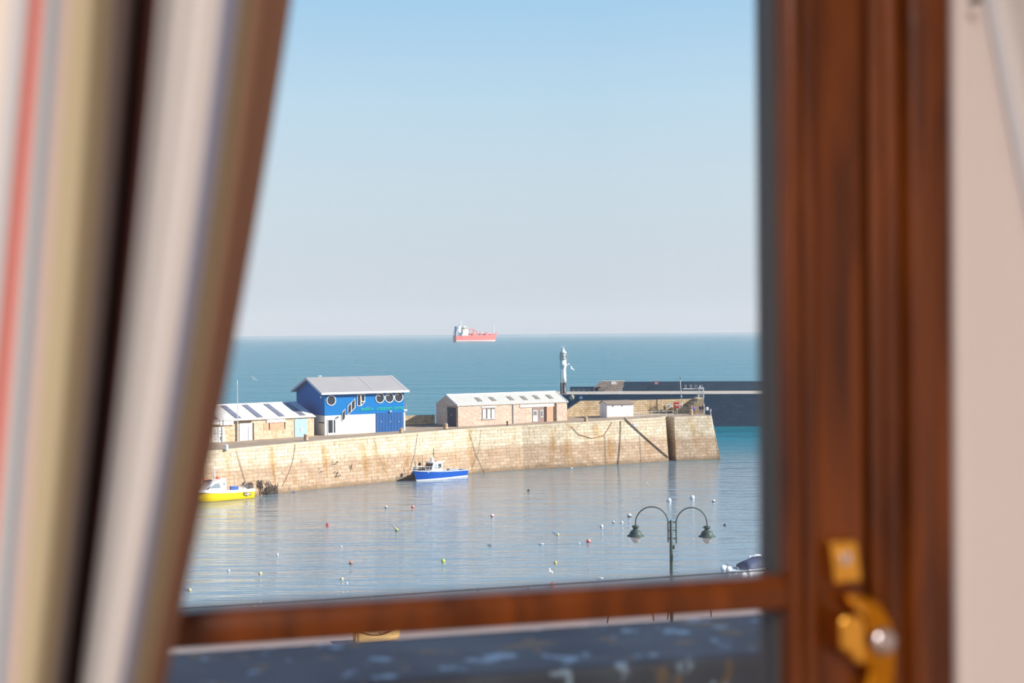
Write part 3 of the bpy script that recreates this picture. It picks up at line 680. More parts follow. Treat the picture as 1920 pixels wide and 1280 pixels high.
for xx in (-.14, Lk + .06): b = MB(); b.prism([(-.15, ze3 - .12), (W3 / 2, zr3 - .08), (W3 / 2, zr3 + .22), (-.15, ze3 + .2)], xx, xx + .1, 'x'); b.build('white_verge', M['white'], r3)
sl3 = (zr3 - ze3) / (W3 / 2)
for cxp, cyp in ((896.8, 748.8), (923, 748), (956.8, 746.5), (981.8, 746), (1005.5, 744.5), (1029.9, 743.6)):
    p = on_roof(fk, cxp, cyp, sl3, ze3); b = MB(); roof_panel(b, p.x, p.y - .85, p.y + .85, .95, sl3, ze3, .14); o = b.build('skylight', M['skylight2'], r3)
    b = MB(); roof_panel(b, p.x, p.y - .8, p.y + .8, .07, sl3, ze3, .18); b.build('skylight_bar', M['offwhite'], o)
wn = panel(fk, ks, 'shuttered_window', (904, 766), (927.4, 785), M['dark'], y0=-.04)
for a_, c_ in ((904, 910.2), (912.5, 918.6), (920.6, 926.4)):
    x, z = fk.P(a_, 766.8); x2, z2 = fk.P(c_, 784); MB().box(x, x2, -.12, -.03, z2, z).build('shutter', M['white'], wn)
b = MB(); x, z = fk.P(904, 785); x2, _ = fk.P(928.5, 785); b.box(x - .1, x2, -.15, 0, z - .12, z + .02); b.build('window_sill', M['offwhite'], wn); b = MB(); x, z = fk.P(904, 763.5); b.box(x - .2, x2 + .1, -.08, 0, z - .1, z + .18); b.build('window_lintel', M['offwhite'], wn)
for cxp in (962, 1041.7):
    x, z = fk.P(cxp, 760); b = MB(); b.tube([(x, -.14, 0), (x, -.14, ze3 - .1)], .08, 8); b.tube([(x - .16, -.06, 0), (x - .16, -.06, ze3 - .1)], .04, 6); b.build('downpipe', M['offwhite'] if cxp < 1000 else M['irondark'], ks)
dr = panel(fk, ks, 'doorway', (997.5, 762), (1023.5, 790.5), mat('mauve_brown_door', (148, 124, 116), .7), y0=-.05, zb=0)
panel(fk, dr, 'door_panel', (998.5, 769), (1006.5, 779.5), M['white'], y0=-.1, y1=-.04); panel(fk, dr, 'door_panel', (998, 780.5), (1007, 789.8), M['white'], y0=-.1, y1=-.04)
panel(fk, dr, 'door_panel', (1012, 768.5), (1017.5, 782), M['offwhite'], y0=-.1, y1=-.04); panel(fk, dr, 'door_edge', (1020, 762), (1024, 790), M['dark'], y0=-.12, y1=-.04, zb=0)
panel(fk, dr, 'door_glass', (999.5, 770.5), (1005.5, 778), M['greyplas'], y0=-.13, y1=-.1); panel(fk, dr, 'door_glass', (1013, 770), (1016.6, 780), M['greyplas'], y0=-.13, y1=-.1)
panel(fk, ks, 'brick_pier', (1024, 762), (1036.5, 790), M['orangebrick'], y0=-.06, zb=0); panel(fk, ks, 'dark_slot', (1036.7, 762), (1038.5, 790), M['dark'], y0=-.07, zb=0)
panel(fk, ks, 'lintel', (974, 758.5), (1037, 761.5), M['offwhite'], y0=-.09)
# gable door
b = MB(); b.box(-.08, .02, .45, 4.0, -.1, 3.4); gd_ = b.build('sliding_door', M['navy'], ks); MB().ball((-.12, 2.4, 2.0), (.04, .1, .16), 8, 5).build('door_handle', M['white'], gd_)
b = MB(); b.box(-.12, 0, 4.0, 4.3, -.1, 3.6).box(-.12, 0, .15, .45, -.1, 3.6).box(-.12, 0, .15, 4.3, 3.4, 3.65); b.build('door_surround', M['stone'], ks)

# small white store
fw = Frame((1138, 782.8), (1187.8, 781), 8.0, 8.05)
wsd = empty('white_store', (fw.A.x, fw.A.y, fw.z0), fw.rz, 'small flat white store hut in front of the seaward wall', 'hut')
h3 = fw.P(1138, 758.3)[1]; D3 = 3.9
MB().prism([(0, -.3), (D3, -.3), (D3, h3 + .0), (D3 * .62, h3 + .55), (0, h3)], 0, fw.L, 'x').build('white_walls', M['white'], wsd)
MB().prism([(-.15, h3 - .03), (D3 * .62, h3 + .55), (D3 + .1, h3), (D3 + .1, h3 + .12), (D3 * .62, h3 + .7), (-.15, h3 + .1)], -.15, fw.L + .1, 'x').build('felt_roof', mat('brown_felt', (140, 124, 108), .9, var=.1), wsd)
for cxp in (1149, 1166):
    x, _ = fw.P(cxp, 760); MB().box(x - .12, x + .12, -.06, 0, h3 - .35, h3 - .22).build('vent', M['dark'], wsd)
MB().box(.0, fw.L, -.05, .0, -.1, .12).build('plinth', M['bollard'], wsd)
b = MB(); b.box(-.06, 0, .9, 1.05, .1, h3); b.box(-.06, 0, 2.2, 2.35, .1, h3); b.build('corner_batten', M['offwhite'], wsd)

# ------------------------------------------------------------ quay furniture
def bollard(px, py, h, r, m_, label, grp='granite bollards along the quay edge', shape=0):
    P = on_z(px, py, deckz((px - 960) / F * 245)); P.z = deckz(P.x)
    prof = [(r * 1.05, 0), (r, h * .1), (r * .92, h * .8), (r * 1.0, h * .85), (r * .95, h * .96), (r * .5, h)] if shape == 0 else [(r, 0), (r * .8, h * .1), (r * .7, h * .7), (r * 1.15, h * .8), (r * 1.1, h * .95), (r * .3, h)]
    b = MB(); b.lathe(prof, n=14); o = b.build('mooring_bollard', m_, None, True); o.location = P; tag(o, label, 'bollard', grp); return o
bollard(424.5, 844, .75, .3, M['white'], 'white painted bollard by the curtain end of the quay')
bollard(574, 825.5, .95, .38, M['bollard'], 'granite bollard in front of the pale blue shed door')
bollard(752, 810.5, .75, .34, M['bollard'], 'granite bollard at the right corner of the blue building')
bollard(835.5, 803.5, .9, .42, M['bollard'], 'fat granite bollard before the dark gable door of the brick shed')
bollard(951, 798, .85, .17, M['irondark'], 'thin rusty iron bollard before the brick shed', shape=1)
bollard(1098.5, 790, .85, .34, M['bollard'], 'granite bollard between the brick shed and the white store')
bollard(1295.8, 778, 1.0, .36, M['bollard'], 'granite bollard left of the purple-coated person')

def pole(name, px, rb, rt, z, r, m_, label, lean=0):
    P = on_z(px, rb, z); zt = at_y(px, rt, P.y).z - z
    return P, zt
P, zt = pole('flag', 446, 828.5, 713, 7.15, .09, None, None)
o = empty('flagpole', P, 0, 'tall bare white flagpole in front of the stone shed', 'flagpole')
MB().tube([(0, 0, -.02), (0, 0, zt)], [.09, .05], 10).build('pole', M['white'], o); MB().ball((0, 0, zt), .08, 8, 5).build('finial', M['offwhite'], o)
MB().box(-.1, .12, -.2, -.05, 2.0, 2.5).build('halyard_box', M['white'], o); MB().tube([(.1, -.05, .3), (.1, -.05, zt * .95)], .012, 5).build('halyard', M['rope'], o)
Pm = at_y(1279, 765, 279.5); Pm.z = zs[0]
o = empty('signal_mast', Pm, 0, 'thin white signal mast standing on the stone platform behind the red sign', 'mast')
zt = at_y(1276, 712, Pm.y).z - Pm.z; lean = at_y(1275.5, 712, Pm.y).x - Pm.x
MB().tube([(0, 0, -.01), (lean, 0, zt)], [.08, .05], 8).build('pole', M['white'], o)
MB().tube([(lean, 0, zt), (lean * 1.1, 0, zt + .6)], [.07, .07], 8).build('green_top', mat('green_topmark', (30, 90, 90), .5), o)
MB().ball((lean * .38, 0, zt * .40), (.17, .15, .24), 10, 6).build('float_ball', M['white'], o)
MB().tube([(lean * .2, -.03, .5), (lean * .6, -.1, zt * .6), (lean, -.02, zt)], .012, 5).build('halyard', M['rope'], o)

# red lifebuoy board on its post
d0 = 268.6; P = at_y(1266, 781.5, d0); P.z = deckz(P.x)
o = empty('lifebuoy_board', P, 0, 'red lifebuoy board with white symbol on a steel post at the recess', 'lifebuoy board')
z1 = at_y(1268, 764.8, d0).z - P.z; z2 = at_y(1268, 753.6, d0).z - P.z; xl = at_y(1263, 760, d0).x - P.x; xr = at_y(1273.6, 760, d0).x - P.x
MB().box(xl, xr, -.06, .06, z1, z2).build('red_board', M['red'], o, bevel=.03)
b = MB(); cx = (xl + xr) / 2; cz = (z1 + z2) / 2
ringp = [(cx + .17 * math.cos(t * math.pi / 8), -.09, cz + .17 * math.sin(t * math.pi / 8)) for t in range(17)]; b.tube(ringp, .05, 6)
for sg_ in (-1, 1):
    b.tube([(cx + sg_ * (.27 + .08 * math.cos(t * .35)), -.08, cz + .2 * math.sin(t * .35)) for t in range(-4, 5)], .035, 5)
b.build('lifebuoy_symbol', M['white'], o)
MB().tube([(.05, 0, -.02), (.0, 0, z1)], .05, 8).build('post', M['steel'], o); MB().tube([(.5, .05, -.02), (.36, .05, z1 + .1)], .05, 8).build('post', M['steel'], o)
MB().box(-.16, .16, -.08, .08, z1 - .5, z1 - .05).build('box', M['black'], o); MB().tube([(.0, -.02, z1 - .5), (.05, -.1, .3)], .09, 8).build('rope_bag', M['greyplas'], o)
d1_ = 281.3; P = at_y(1253.5, 762, d1_)
o = empty('notice_board', P, 0, 'white notice board with dark symbol on the seaward wall, left of the red board', 'sign')
hx = .38; MB().box(-hx, hx, -.8, -.72, -.15, .62).build('white_face', M['white'], o)
MB().tube([(-.25, -.83, -.02), (-.05, -.83, .1), (.2, -.83, .38)], [.07, .1, .03], 6).build('dark_symbol', M['greyplas'], o)

# railing by the recess
o = empty('quay_railing', (at_y(1200, 780, 265).x, 265, deckz(26)), 0, 'thin white tubular railing along the quay edge before the white store', 'railing')
base = Vector(o.location); b = MB(); pts_r = []
for px_, rb in ((1176, 786), (1198, 784.6), (1222, 783.3), (1235.5, 782.5), (1249, 781.9), (1262, 781.3)):
    p = on_z(px_, rb, deckz((px_ - 960) / F * 264)); p = Vector((p.x, p.y, deckz(p.x))) - base; pts_r.append(p)
    MB().tube([p - Vector((0, 0, .02)), p + Vector((0, 0, 1.2))], .032, 6).build('post', M['offwhite'], o)
for h in (.6, 1.18): b.tube([p + Vector((0, 0, h)) for p in pts_r], .026, 6)
b.build('rail', M['offwhite'], o)
# gantry on the pier head
d2 = 278.5; P = at_y(1315, 747, d2); P.z = zs[3]
o = empty('light_gantry', P, 0, 'white lattice light gantry on top of the pier head steps', 'gantry')
wx = at_y(1320, 747, d2).x - at_y(1310.5, 747, d2).x; ht = at_y(1315, 727, d2).z - P.z
for sx in (-1, 1):
    for yy in (0, .8): MB().tube([(sx * wx / 2, yy, 0), (sx * wx / 2 * .9, yy, ht)], .05, 6).build('leg', M['offwhite'], o)
b = MB()
for k in range(4):
    z0_, z1_ = ht * k / 4, ht * (k + 1) / 4; b.tube([(-wx / 2, 0, z0_), (wx / 2, 0, z1_)], .03, 5).tube([(wx / 2, 0, z0_), (-wx / 2, 0, z1_)], .03, 5).tube([(-wx / 2, 0, z1_), (wx / 2, 0, z1_)], .03, 5)
b.build('bracing', M['steel'], o)
MB().box(-wx / 2 * 1.1, wx / 2 * 1.1, -.1, .9, ht - .25, ht + .05).build('platform', M['offwhite'], o); MB().box(-.35, -.1, -.1, .2, ht + .0, ht + .45).build('lamp_box', M['white'], o)
xl = at_y(1281, 729, d2).x - P.x; zc = at_y(1295, 729, d2).z - P.z
b = MB(); b.tube([(xl, .2, zc), (0, .2, zc)], .06, 6).tube([(xl, .7, zc), (0, .7, zc)], .06, 6)
for k in range(12): xx = xl + (0 - xl) * k / 12; b.tube([(xx, .2, zc), (xx, .7, zc)], .05, 5)
b.build('boom', M['white'], o)
b = MB()
for px_ in (1284.5, 1287, 1294.5, 1296.8, 1303.5, 1306.8, 1314, 1317): x_ = at_y(px_, 729, d2).x - P.x; b.tube([(x_, .3, zc), (x_ + .03, .3, at_y(px_, 721, d2).z - P.z)], .028, 5); b.build('upright_rod', M['offwhite'], o); b = MB()
MB().tube([(-wx / 2, .2, ht * .7), (-wx / 2 - .45, .2, 0)], .04, 6).build('stay', M['offwhite'], o)
P = at_y(1320.3, 776, 276.2); P.z = deckz(P.x); o = tag(MB().box(-.12, .12, -.1, .1, 0, at_y(1320, 757, 276).z - P.z).build('white_marker_post', M['offwhite']), 'pale square post beside the dark-clothed couple', 'post'); o.location = P
P = on_z(1332.5, 778, 8.22); o = empty('pier_light_post', P, 0, 'short white light post at the very corner of the quay head', 'post')
MB().lathe([(.09, 0), (.07, .1), (.06, 1.25)], n=10).build('post', M['offwhite'], o); MB().ball((0, 0, .9), (.17, .17, .2), 10, 6).build('lamp', M['frost'], o)

# ------------------------------------------------------------ people
HAIRC = {}
def person(P, rz, label, top, legs, hair, h=1.7, stride=.12, arms=((.28, .05), (.28, -.05)), coat=.0):
    s = h / 1.72
    V = [(0, 0, .93), (0, 0, 1.15), (0, .0, 1.40), (0, .0, 1.50), (0, .02, 1.60), (0, .02, 1.70),
         (.095, 0, .88), (.10, -stride, .50), (.10, -stride * .4, .08), (.10, -stride * .4 - .14, .04),
         (-.095, 0, .88), (-.10, stride * .5, .50), (-.10, stride, .08), (-.10, stride - .14, .04),
         (.19, 0, 1.42), (arms[0][0], .02, 1.16), (arms[0][0] - .04, -.12 - arms[0][1], .93), (arms[0][0] - .05, -.17 - arms[0][1], .86),
         (-.19, 0, 1.42), (-arms[1][0], .02, 1.16), (-arms[1][0] + .04, -.12 - arms[1][1], .93), (-arms[1][0] + .05, -.17 - arms[1][1], .86)]
    E = [(0, 1), (1, 2), (2, 3), (3, 4), (4, 5), (0, 6), (6, 7), (7, 8), (8, 9), (0, 10), (10, 11), (11, 12), (12, 13), (2, 14), (14, 15), (15, 16), (16, 17), (2, 18), (18, 19), (19, 20), (20, 21)]
    R = [.155, .15, .16, .06, .09, .085, .095, .065, .045, .045, .095, .065, .045, .045, .065, .05, .038, .035, .065, .05, .038, .035]
    me = bpy.data.meshes.new('person'); me.from_pydata([(x * s, y * s, z * s) for x, y, z in V], E, []); t = bpy.data.objects.new('tmp', me); COL.objects.link(t)
    md = t.modifiers.new('skin', 'SKIN')
    for sv, r in zip(me.skin_vertices[0].data, R): sv.radius = (r * s, r * s * .85)
    me.skin_vertices[0].data[0].use_root = True
    t.modifiers.new('sub', 'SUBSURF').levels = 1
    bpy.context.view_layer.update()
    m2 = bpy.data.meshes.new_from_object(t.evaluated_get(bpy.context.evaluated_depsgraph_get())); bpy.data.objects.remove(t)
    bm = bmesh.new(); bm.from_mesh(m2)
    fb_ = MB()
    for sx, a in ((1, V[17]), (-1, V[21])):     # five fingers per hand
        for k in range(4): fb_.tube([(a[0] * s + sx * (k - 1.5) * .004, (a[1] + (k - 1.5) * .02) * s, a[2] * s - .01), (a[0] * s, (a[1] + (k - 1.5) * .022 - .02) * s, (a[2] - .09 - .008 * (1.5 - abs(k - 1.5))) * s)], [.010, .007], 5)
        fb_.tube([(a[0] * s, (a[1] - .03) * s, (a[2] + .02) * s), (a[0] * s, (a[1] - .075) * s, (a[2] - .03) * s)], [.011, .008], 5)
    base = len(bm.verts); vs = [bm.verts.new(v) for v in fb_.v]
    for f in fb_.f:
        try: bm.faces.new([vs[i] for i in f])
        except ValueError: pass
    # face: nose and ears
    for c, r in (((0, -.10, 1.62), .018), ((.095, .02, 1.62), .02), ((-.095, .02, 1.62), .02)):
        bmesh.ops.create_icosphere(bm, subdivisions=1, radius=r * s, matrix=Matrix.Translation(Vector(c) * s))
    bm.to_mesh(m2); bm.free()
    m2.materials.clear()
    for q in (M['skin'], top, legs, M['black']): m2.materials.append(q)
    for p in m2.polygons:
        c = p.center / s
        p.use_smooth = True
        p.material_index = 0 if (c.z > 1.49 or (abs(c.x) > .2 and c.z < .9)) else 1 if c.z > .86 - coat or abs(c.x) > .2 else 3 if c.z < .09 else 2
    root = empty('person', P, rz, label, 'person')
    ob = bpy.data.objects.new('body', m2); COL.objects.link(ob); ob.parent = root
    lo_z = min(v.co.z for v in m2.vertices); ob.location = (0, 0, -lo_z)
    b = MB(); b.ball((0, .035 * s, 1.67 * s - lo_z), (.105 * s, .115 * s, .10 * s), 12, 8).ball((0, .07 * s, 1.60 * s - lo_z), (.095 * s, .07 * s, .10 * s), 10, 6); b.build('hair', hair, root, True)
    if coat: MB().lathe([(.235 * s, (.86 - coat) * s), (.20 * s, .95 * s), (.18 * s, 1.15 * s)], n=14).build('coat_skirt', top, root, True)
    return root
mp_ = mat('purple_jacket', (112, 92, 188), .7); hb = mat('dark_hair', (48, 38, 34), .7); hg = mat('grey_hair', (140, 132, 124), .7)
nv = mat('navy_cloth', (34, 36, 60), .8); jb = mat('blue_jeans', (58, 72, 104), .8); gy = mat('grey_trousers', (110, 110, 116), .8); wj = mat('white_jumper', (226, 222, 216), .8)
def foot(px, py): P = on_z(px, py, 8.22); P.z = deckz(P.x); return P
person(foot(1301.5, 776.6), .3, 'person in a purple jacket walking beside the granite bollard on the quay head', mp_, jb, hb, 1.72, .16)
person(foot(1313.3, 776.2), 2.6, 'person in a dark navy coat, left of the two standing close together', nv, gy, hg, 1.68, .05)
person(foot(1317.4, 775.6), 3.4, 'person in dark clothes, right of the pair and beside the pale square post', nv, nv, hb, 1.78, .08)
person(foot(1326.0, 778.0), .1, 'person in a white jumper and navy trousers near the quay head corner', wj, nv, hb, 1.74, .14, arms=((.3, -.04), (.3, .0)))

# ------------------------------------------------------------ wall furniture: ropes, chains, weed
def wall_pt(px, py, off=.12):
    k = [(x, i) for i, (x, y) in enumerate(WL)]
    for i in range(len(WL) - 1):
        if WL[i][0] <= px <= WL[i + 1][0] or i == len(WL) - 2:
            if WL[i][0] <= px or i == 0: break
    A, B, C_, D_ = wl[i], wl[i + 1], tops[i], tops[i + 1]
    n = (B - A).cross(C_ - A).normalized(); r = ray(px, py); t = n.dot(A - C0) / n.dot(r); p = C0 + r * t
    return p - r.normalized() * off
def wall_line(name, pix, r, m_, label, cat, grp=None):
    pts = []
    for a, b_ in zip(pix, pix[1:]):
        for k in range(5): pts.append(wall_pt(a[0] + (b_[0] - a[0]) * k / 5, a[1] + (b_[1] - a[1]) * k / 5, .1 + r))
    pts.append(wall_pt(*pix[-1], .1 + r)); b = MB(); b.tube(pts, r, 6)
    o = b.build(name, m_, origin=pts[-1]); return tag(o, label, cat, grp)
RG = 'mooring ropes hanging down the quay wall'
wall_line('mooring_rope', [(444, 846), (451, 872), (461, 905)], .035, M['rope'], 'dark mooring rope slanting down the wall to the yellow boat stern', 'rope', RG)
wall_line('mooring_rope', [(554, 832), (550, 862), (541, 888), (530, 911)], .03, M['rope'], 'rope bowing down the wall right of the seaweed clump', 'rope', RG)
wall_line('mooring_rope', [(701, 817), (708, 850), (731, 900)], .014, M['rope'], 'faint thin rope on the wall between seaweed and blue boat', 'rope', RG)
wall_line('mooring_rope', [(783, 813), (778, 850), (769, 881)], .03, M['rope'], 'rope from the quay top down to the bow of the blue boat', 'rope', RG)
wall_line('mooring_rope', [(880, 812), (893, 852), (909, 886)], .03, M['rope'], 'dark rope running down to the right, part of the crossed pair', 'rope', RG)
wall_line('mooring_rope', [(903, 804), (898, 845), (884, 882)], .022, M['rope'], 'rope running down to the left, part of the crossed pair', 'rope', RG)
wall_line('rusty_chain', [(1072, 799), (1086, 814), (1110, 821), (1133, 816), (1148, 791)], .05, M['orangechain'], 'orange-brown chain sagging between two points of the quay top', 'chain')
CG = 'vertical chains on the quay wall'
wall_line('fender_chain', [(1134, 816), (1135, 845), (1136, 871)], .03, M['irondark'], 'thin vertical chain below the sagging orange chain', 'chain', CG)
wall_line('fender_chain', [(1164, 789), (1163, 830), (1159, 870)], .06, M['irondark'], 'thick rusty vertical chain left of the sloping pipe', 'chain', CG)
wall_line('fender_chain', [(1199, 815), (1201, 840), (1202, 866)], .025, M['irondark'], 'thin vertical chain under the sloping pipe', 'chain', CG)
wall_line('sloping_pipe', [(1170, 783), (1210, 820), (1253, 857)], .09, M['irondark'], 'rusty pipe sloping down the quay wall towards the recess', 'pipe')
for q, lb in (((1191, 797), 'small white plaque on the quay wall above the sloping pipe'),):
    p = wall_pt(q[0], q[1], .1); o = MB().box(-.38, .38, -.04, .04, -.33, .33).build('plaque', M['offwhite']); o.location = p; o.rotation_euler = (0, 0, .35); tag(o, lb, 'sign')
def weed(n, boxes, label):
    b = MB()
    for k in range(n):
        x0_, x1_, y0_, y1_, sz = random.choice(boxes); px_ = random.uniform(x0_, x1_); py_ = y1_ - (y1_ - y0_) * random.random() ** 1.3
        p = wall_pt(px_, py_, .18); hgt = sz * random.uniform(.6, 1.5)
        b.tube([p + Vector((random.uniform(-.05, .05), -.05, hgt / 2)), p + Vector((0, -.12, 0)), p + Vector((random.uniform(-.12, .12), -.05, -hgt / 2))], [.02, random.uniform(.05, .10), .03], 5)
    o = b.build('seaweed', M['weed'], None, True); return tag(o, label, 'seaweed', kind='stuff')
weed(170, [(488, 521, 903, 924, .5), (500, 521, 914, 926, .7), (500, 521, 916, 926, .7), (484, 492, 901, 912, .35)], 'clump of dark seaweed hanging on the quay wall at the waterline right of the yellow boat')
weed(45, [(456, 476, 904, 914, .4)], 'smaller patch of dark seaweed on the wall behind the yellow boat stern')
weed(22, [(598, 608, 876, 886, .3), (628, 640, 884, 892, .3), (655, 660, 870, 880, .25), (622, 634, 864, 870, .2)], 'scattered dark weed tufts on the wall between yellow and blue boat')

# ------------------------------------------------------------ boats
def hull(Lh, beam, fb_bow, fb_stern, draft=.4, boot=.22, nst=16, tuck=.85, flare=1.0, rake=.9, pw=2.0, dip=0):
    """bow at +x; returns (topsides+boot MB, sheer points port/starboard)"""
    b = MB(); rows = []
    for i in range(nst + 1):
        t = i / nst                      # 0 stern .. 1 bow
        hb_ = beam / 2 * (tuck + (1 - tuck) * math.sin(min(t / .45, 1) * math.pi / 2)) * (1 - max(0, (t - .45) / .55) ** 2.3)
        sh = fb_stern + (fb_bow - fb_stern) * t ** pw - dip * math.sin(math.pi * t)
        x = -Lh / 2 + Lh * t
        lowx = x - rake * max(0, (t - .6) / .4) ** 1.5
        prof = [(.02, -draft, lowx), (hb_ * .55, -draft * .6, lowx), (hb_ * .86, 0.0, lowx), (hb_ * .89, boot, x * .3 + lowx * .7), (hb_ * .94, boot + (sh - boot) * .5, (x + lowx) / 2), (hb_ * flare + .01, sh, x)]
        rows.append([(xx, y, z) for y, z, xx in prof])
    k = len(rows[0])
    for side in (1, -1):
        base = len(b.v)
        for r in rows: b.v += [Vector((x, y * side, z)) for x, y, z in r]
        for i in range(nst):
            for j in range(k - 1):
                b.cur = 1 if j < 3 else 0
                b.face([base + i * k + j, base + (i + 1) * k + j, base + (i + 1) * k + j + 1, base + i * k + j + 1])
    st_ = rows[0]; base = len(b.v); b.v += [Vector(p) for p in st_] + [Vector((p[0], -p[1], p[2])) for p in st_[::-1]]; b.cur = 0; b.face(range(base, base + 2 * k))
    return b, [Vector(r[-1]) for r in rows]
def deck_from(sheer, dz, inset=.02):
    b = MB(); n = len(sheer)
    P_ = [Vector((p.x, p.y - inset, p.z + dz)) for p in sheer]; Q_ = [Vector((p.x, -p.y + inset, p.z + dz)) for p in sheer]
    b.v = P_ + Q_
    for i in range(n - 1): b.face([i, i + 1, n + i + 1, n + i])
    return b
def boat_frame(near_bow, near_stern, beam, bow_left=True):
    A = on_z(*near_bow); B = on_z(*near_stern); d = (A - B); Lb = d.length; d.normalize(); n = Vector((-d.y, d.x, 0))
    if n.y < 0: n = -n
    c = (A + B) / 2 + n * beam / 2
    return c, math.atan2(d.y, d.x), Lb
def rail(b, pts, hgt, r=.02, posts=True, mid=True):
    b.tube([p + Vector((0, 0, hgt)) for p in pts], r, 6)
    if mid: b.tube([p + Vector((0, 0, hgt * .5)) for p in pts], r * .7, 5)
    if posts:
        for p in pts: b.tube([p, p + Vector((0, 0, hgt))], r, 5)
# blue fishing boat
c, rz, Lb = boat_frame((786, 903), (876.5, 893.5), 2.5)
bo = empty('fishing_boat', c, rz, 'blue hulled fishing boat with white wheelhouse moored against the quay wall', 'boat')
hb_, sh = hull(Lb + .6, 2.7, 1.75, 1.15, boot=.24)
ho = hb_.build('hull', [M['bluehull'], M['gel']], bo, True, recalc=True)
deck_from(sh, -.18).build('deck', M['gel'], bo)
b = MB(); b.tube(sh + [], .06, 6).tube([Vector((p.x, -p.y, p.z)) for p in sh], .06, 6); b.build('gunwale', M['gel'], bo, True)
wx0, wx1, wt = .1, 2.3, 1.2; zd = 1.1
MB().prism([(wx0 - .1, zd), (wx1 + .9, zd + .15), (wx1 + .8, zd + .45), (wx1 + .1, zd + .5), (wx1 - .35, zd + 1.75), (wx0 - .1, zd + 1.75)], -.95, .95, 'y').build('wheelhouse', M['gel'], bo, bevel=.05)
MB().box(wx0 - .6, wx1 - .15, -1.05, 1.05, zd + 1.72, zd + 1.85).build('wheelhouse_roof', M['gel'], bo, bevel=.04)
for side in (-1, 1):
    for xa_, xb_ in ((.25, .95), (1.05, 1.75)):
        MB().prism([(xa_, zd + .75), (xb_, zd + .75), (xb_ - .06, zd + 1.5), (xa_, zd + 1.5)], side * .94, side * .975, 'y').build('side_window', M['glassdark'] if xa_ < 1 else mat('pale_reflecting_glass', (150, 168, 174), .15), bo)
b = MB(); b.add([(wx1 + .1, -.85, zd + .62), (wx1 + .1, .85, zd + .62), (wx1 - .28, .85, zd + 1.6), (wx1 - .28, -.85, zd + 1.6)], [(0, 1, 2, 3)]); b.build('windscreen', M['glassdark'], bo)
b = MB(); b.tube([(1.1, 0, zd + 1.8), (1.1, 0, zd + 4.0)], .05, 8).tube([(1.1, -.45, zd + 3.2), (1.1, .45, zd + 3.2)], .03, 6); b.build('mast', M['black'], bo)
b = MB(); b.box(1.25, 1.7, -.3, .3, zd + 1.85, zd + 2.35).lathe([(.28, 0), (.3, .15), (.15, .25)], (1.5, 0, zd + 2.4), 12); b.build('radar', M['gel'], bo)
MB().lathe([(.2, 0), (.2, .12)], (.85, .3, zd + 1.86), 12).lathe([(.18, 0), (.18, .12)], (.5, -.4, zd + 1.86), 12).build('lifebuoy', M['fabricorange'], bo)
b = MB(); rail(b, [p + Vector((0, -.08, 0)) for p in sh[9:]], .75, .025); rail(b, [Vector((p.x, -p.y + .08, p.z)) for p in sh[9:]], .75, .025); b.build('bow_rail', M['gel'], bo)
b = MB(); rail(b, [p + Vector((0, -.1, -.1)) for p in sh[0:6:2]], .5, .02, mid=False); rail(b, [Vector((p.x, -p.y + .1, p.z - .1)) for p in sh[0:6:2]], .5, .02, mid=False); b.build('stern_rail', M['steel'], bo)
b = MB()
for k in range(9): b.ball((2.9 + random.uniform(-.2, 1.5), random.uniform(-.6, .6), 1.75 + random.uniform(0, .35)), random.uniform(.16, .3), 8, 5)
b.build('fishing_pots', M['black'], bo)
MB().tube([(3.6, .1, 1.6), (3.7, .1, 4.1)], .035, 6).build('fore_mast', M['irondark'], bo)
MB().ball((4.35, .2, 2.75), (.28, .28, .3), 10, 6).tube([(4.35, .2, 1.7), (4.35, .2, 2.6)], .03, 5).build('buoy_marker', M['black'], bo)
b = MB(); b.box(-2.4, -2.1, -.3, .3, .95, 1.55).box(-1.2, -.9, .4, .7, .95, 1.35); b.build('winch', M['greyplas'], bo)
MB().ball((-Lb / 2 - .75, .2, .35), (.3, .25, .28), 8, 5).build('outdrive', M['black'], bo)
# yellow boat
A = on_z(478, 933.5); B = on_z(372, 943.5); dd = (B - A); vis = dd.length; dd.normalize(); n = Vector((-dd.y, dd.x, 0)); n = -n if n.y < 0 else n
Ly = 10.4; cc = A + dd * (Ly / 2 - .1) + n * 1.45; rz = math.atan2(dd.y, dd.x)
yb = empty('charter_boat', cc, rz, 'yellow hulled charter boat with white cabin half hidden by the curtain', 'boat')
hb_, sh = hull(Ly, 2.9, 1.7, 1.2, boot=.03, tuck=.9)
hb_.build('hull', [M['yellow'], mat('red_antifoul', (130, 60, 40), .5)], yb, True)
# white upper band following the sheer
b = MB(); b.cur = 0
for sgn in (1, -1):
    pts = [Vector((p.x, p.y * sgn, p.z)) for p in sh]; n_ = len(pts); base = len(b.v)
    b.v += [p + Vector((0, .03 * sgn, -.18)) for p in pts] + [p + Vector((0, .03 * sgn, .22)) for p in pts] + [p + Vector((0, -.12 * sgn, .22)) for p in pts] + [p + Vector((0, -.12 * sgn, -.1)) for p in pts]
    for r_ in range(3):
        for i in range(n_ - 1): b.face([base + r_ * n_ + i, base + r_ * n_ + i + 1, base + (r_ + 1) * n_ + i + 1, base + (r_ + 1) * n_ + i])
b.build('white_topsides', M['gel'], yb, True)
deck_from(sh, -.05).build('deck', M['gel'], yb)
y0c, zc_ = -.3, 1.2
MB().prism([(y0c, zc_), (y0c + 4.0, zc_ + .25), (y0c + 3.1, zc_ + .75), (y0c + 2.0, zc_ + 1.6), (y0c + .4, zc_ + 1.85), (y0c - .2, zc_ + 2.1), (y0c - .25, zc_)], -1.15, 1.15, 'y').build('cabin', M['gel'], yb, bevel=.06)
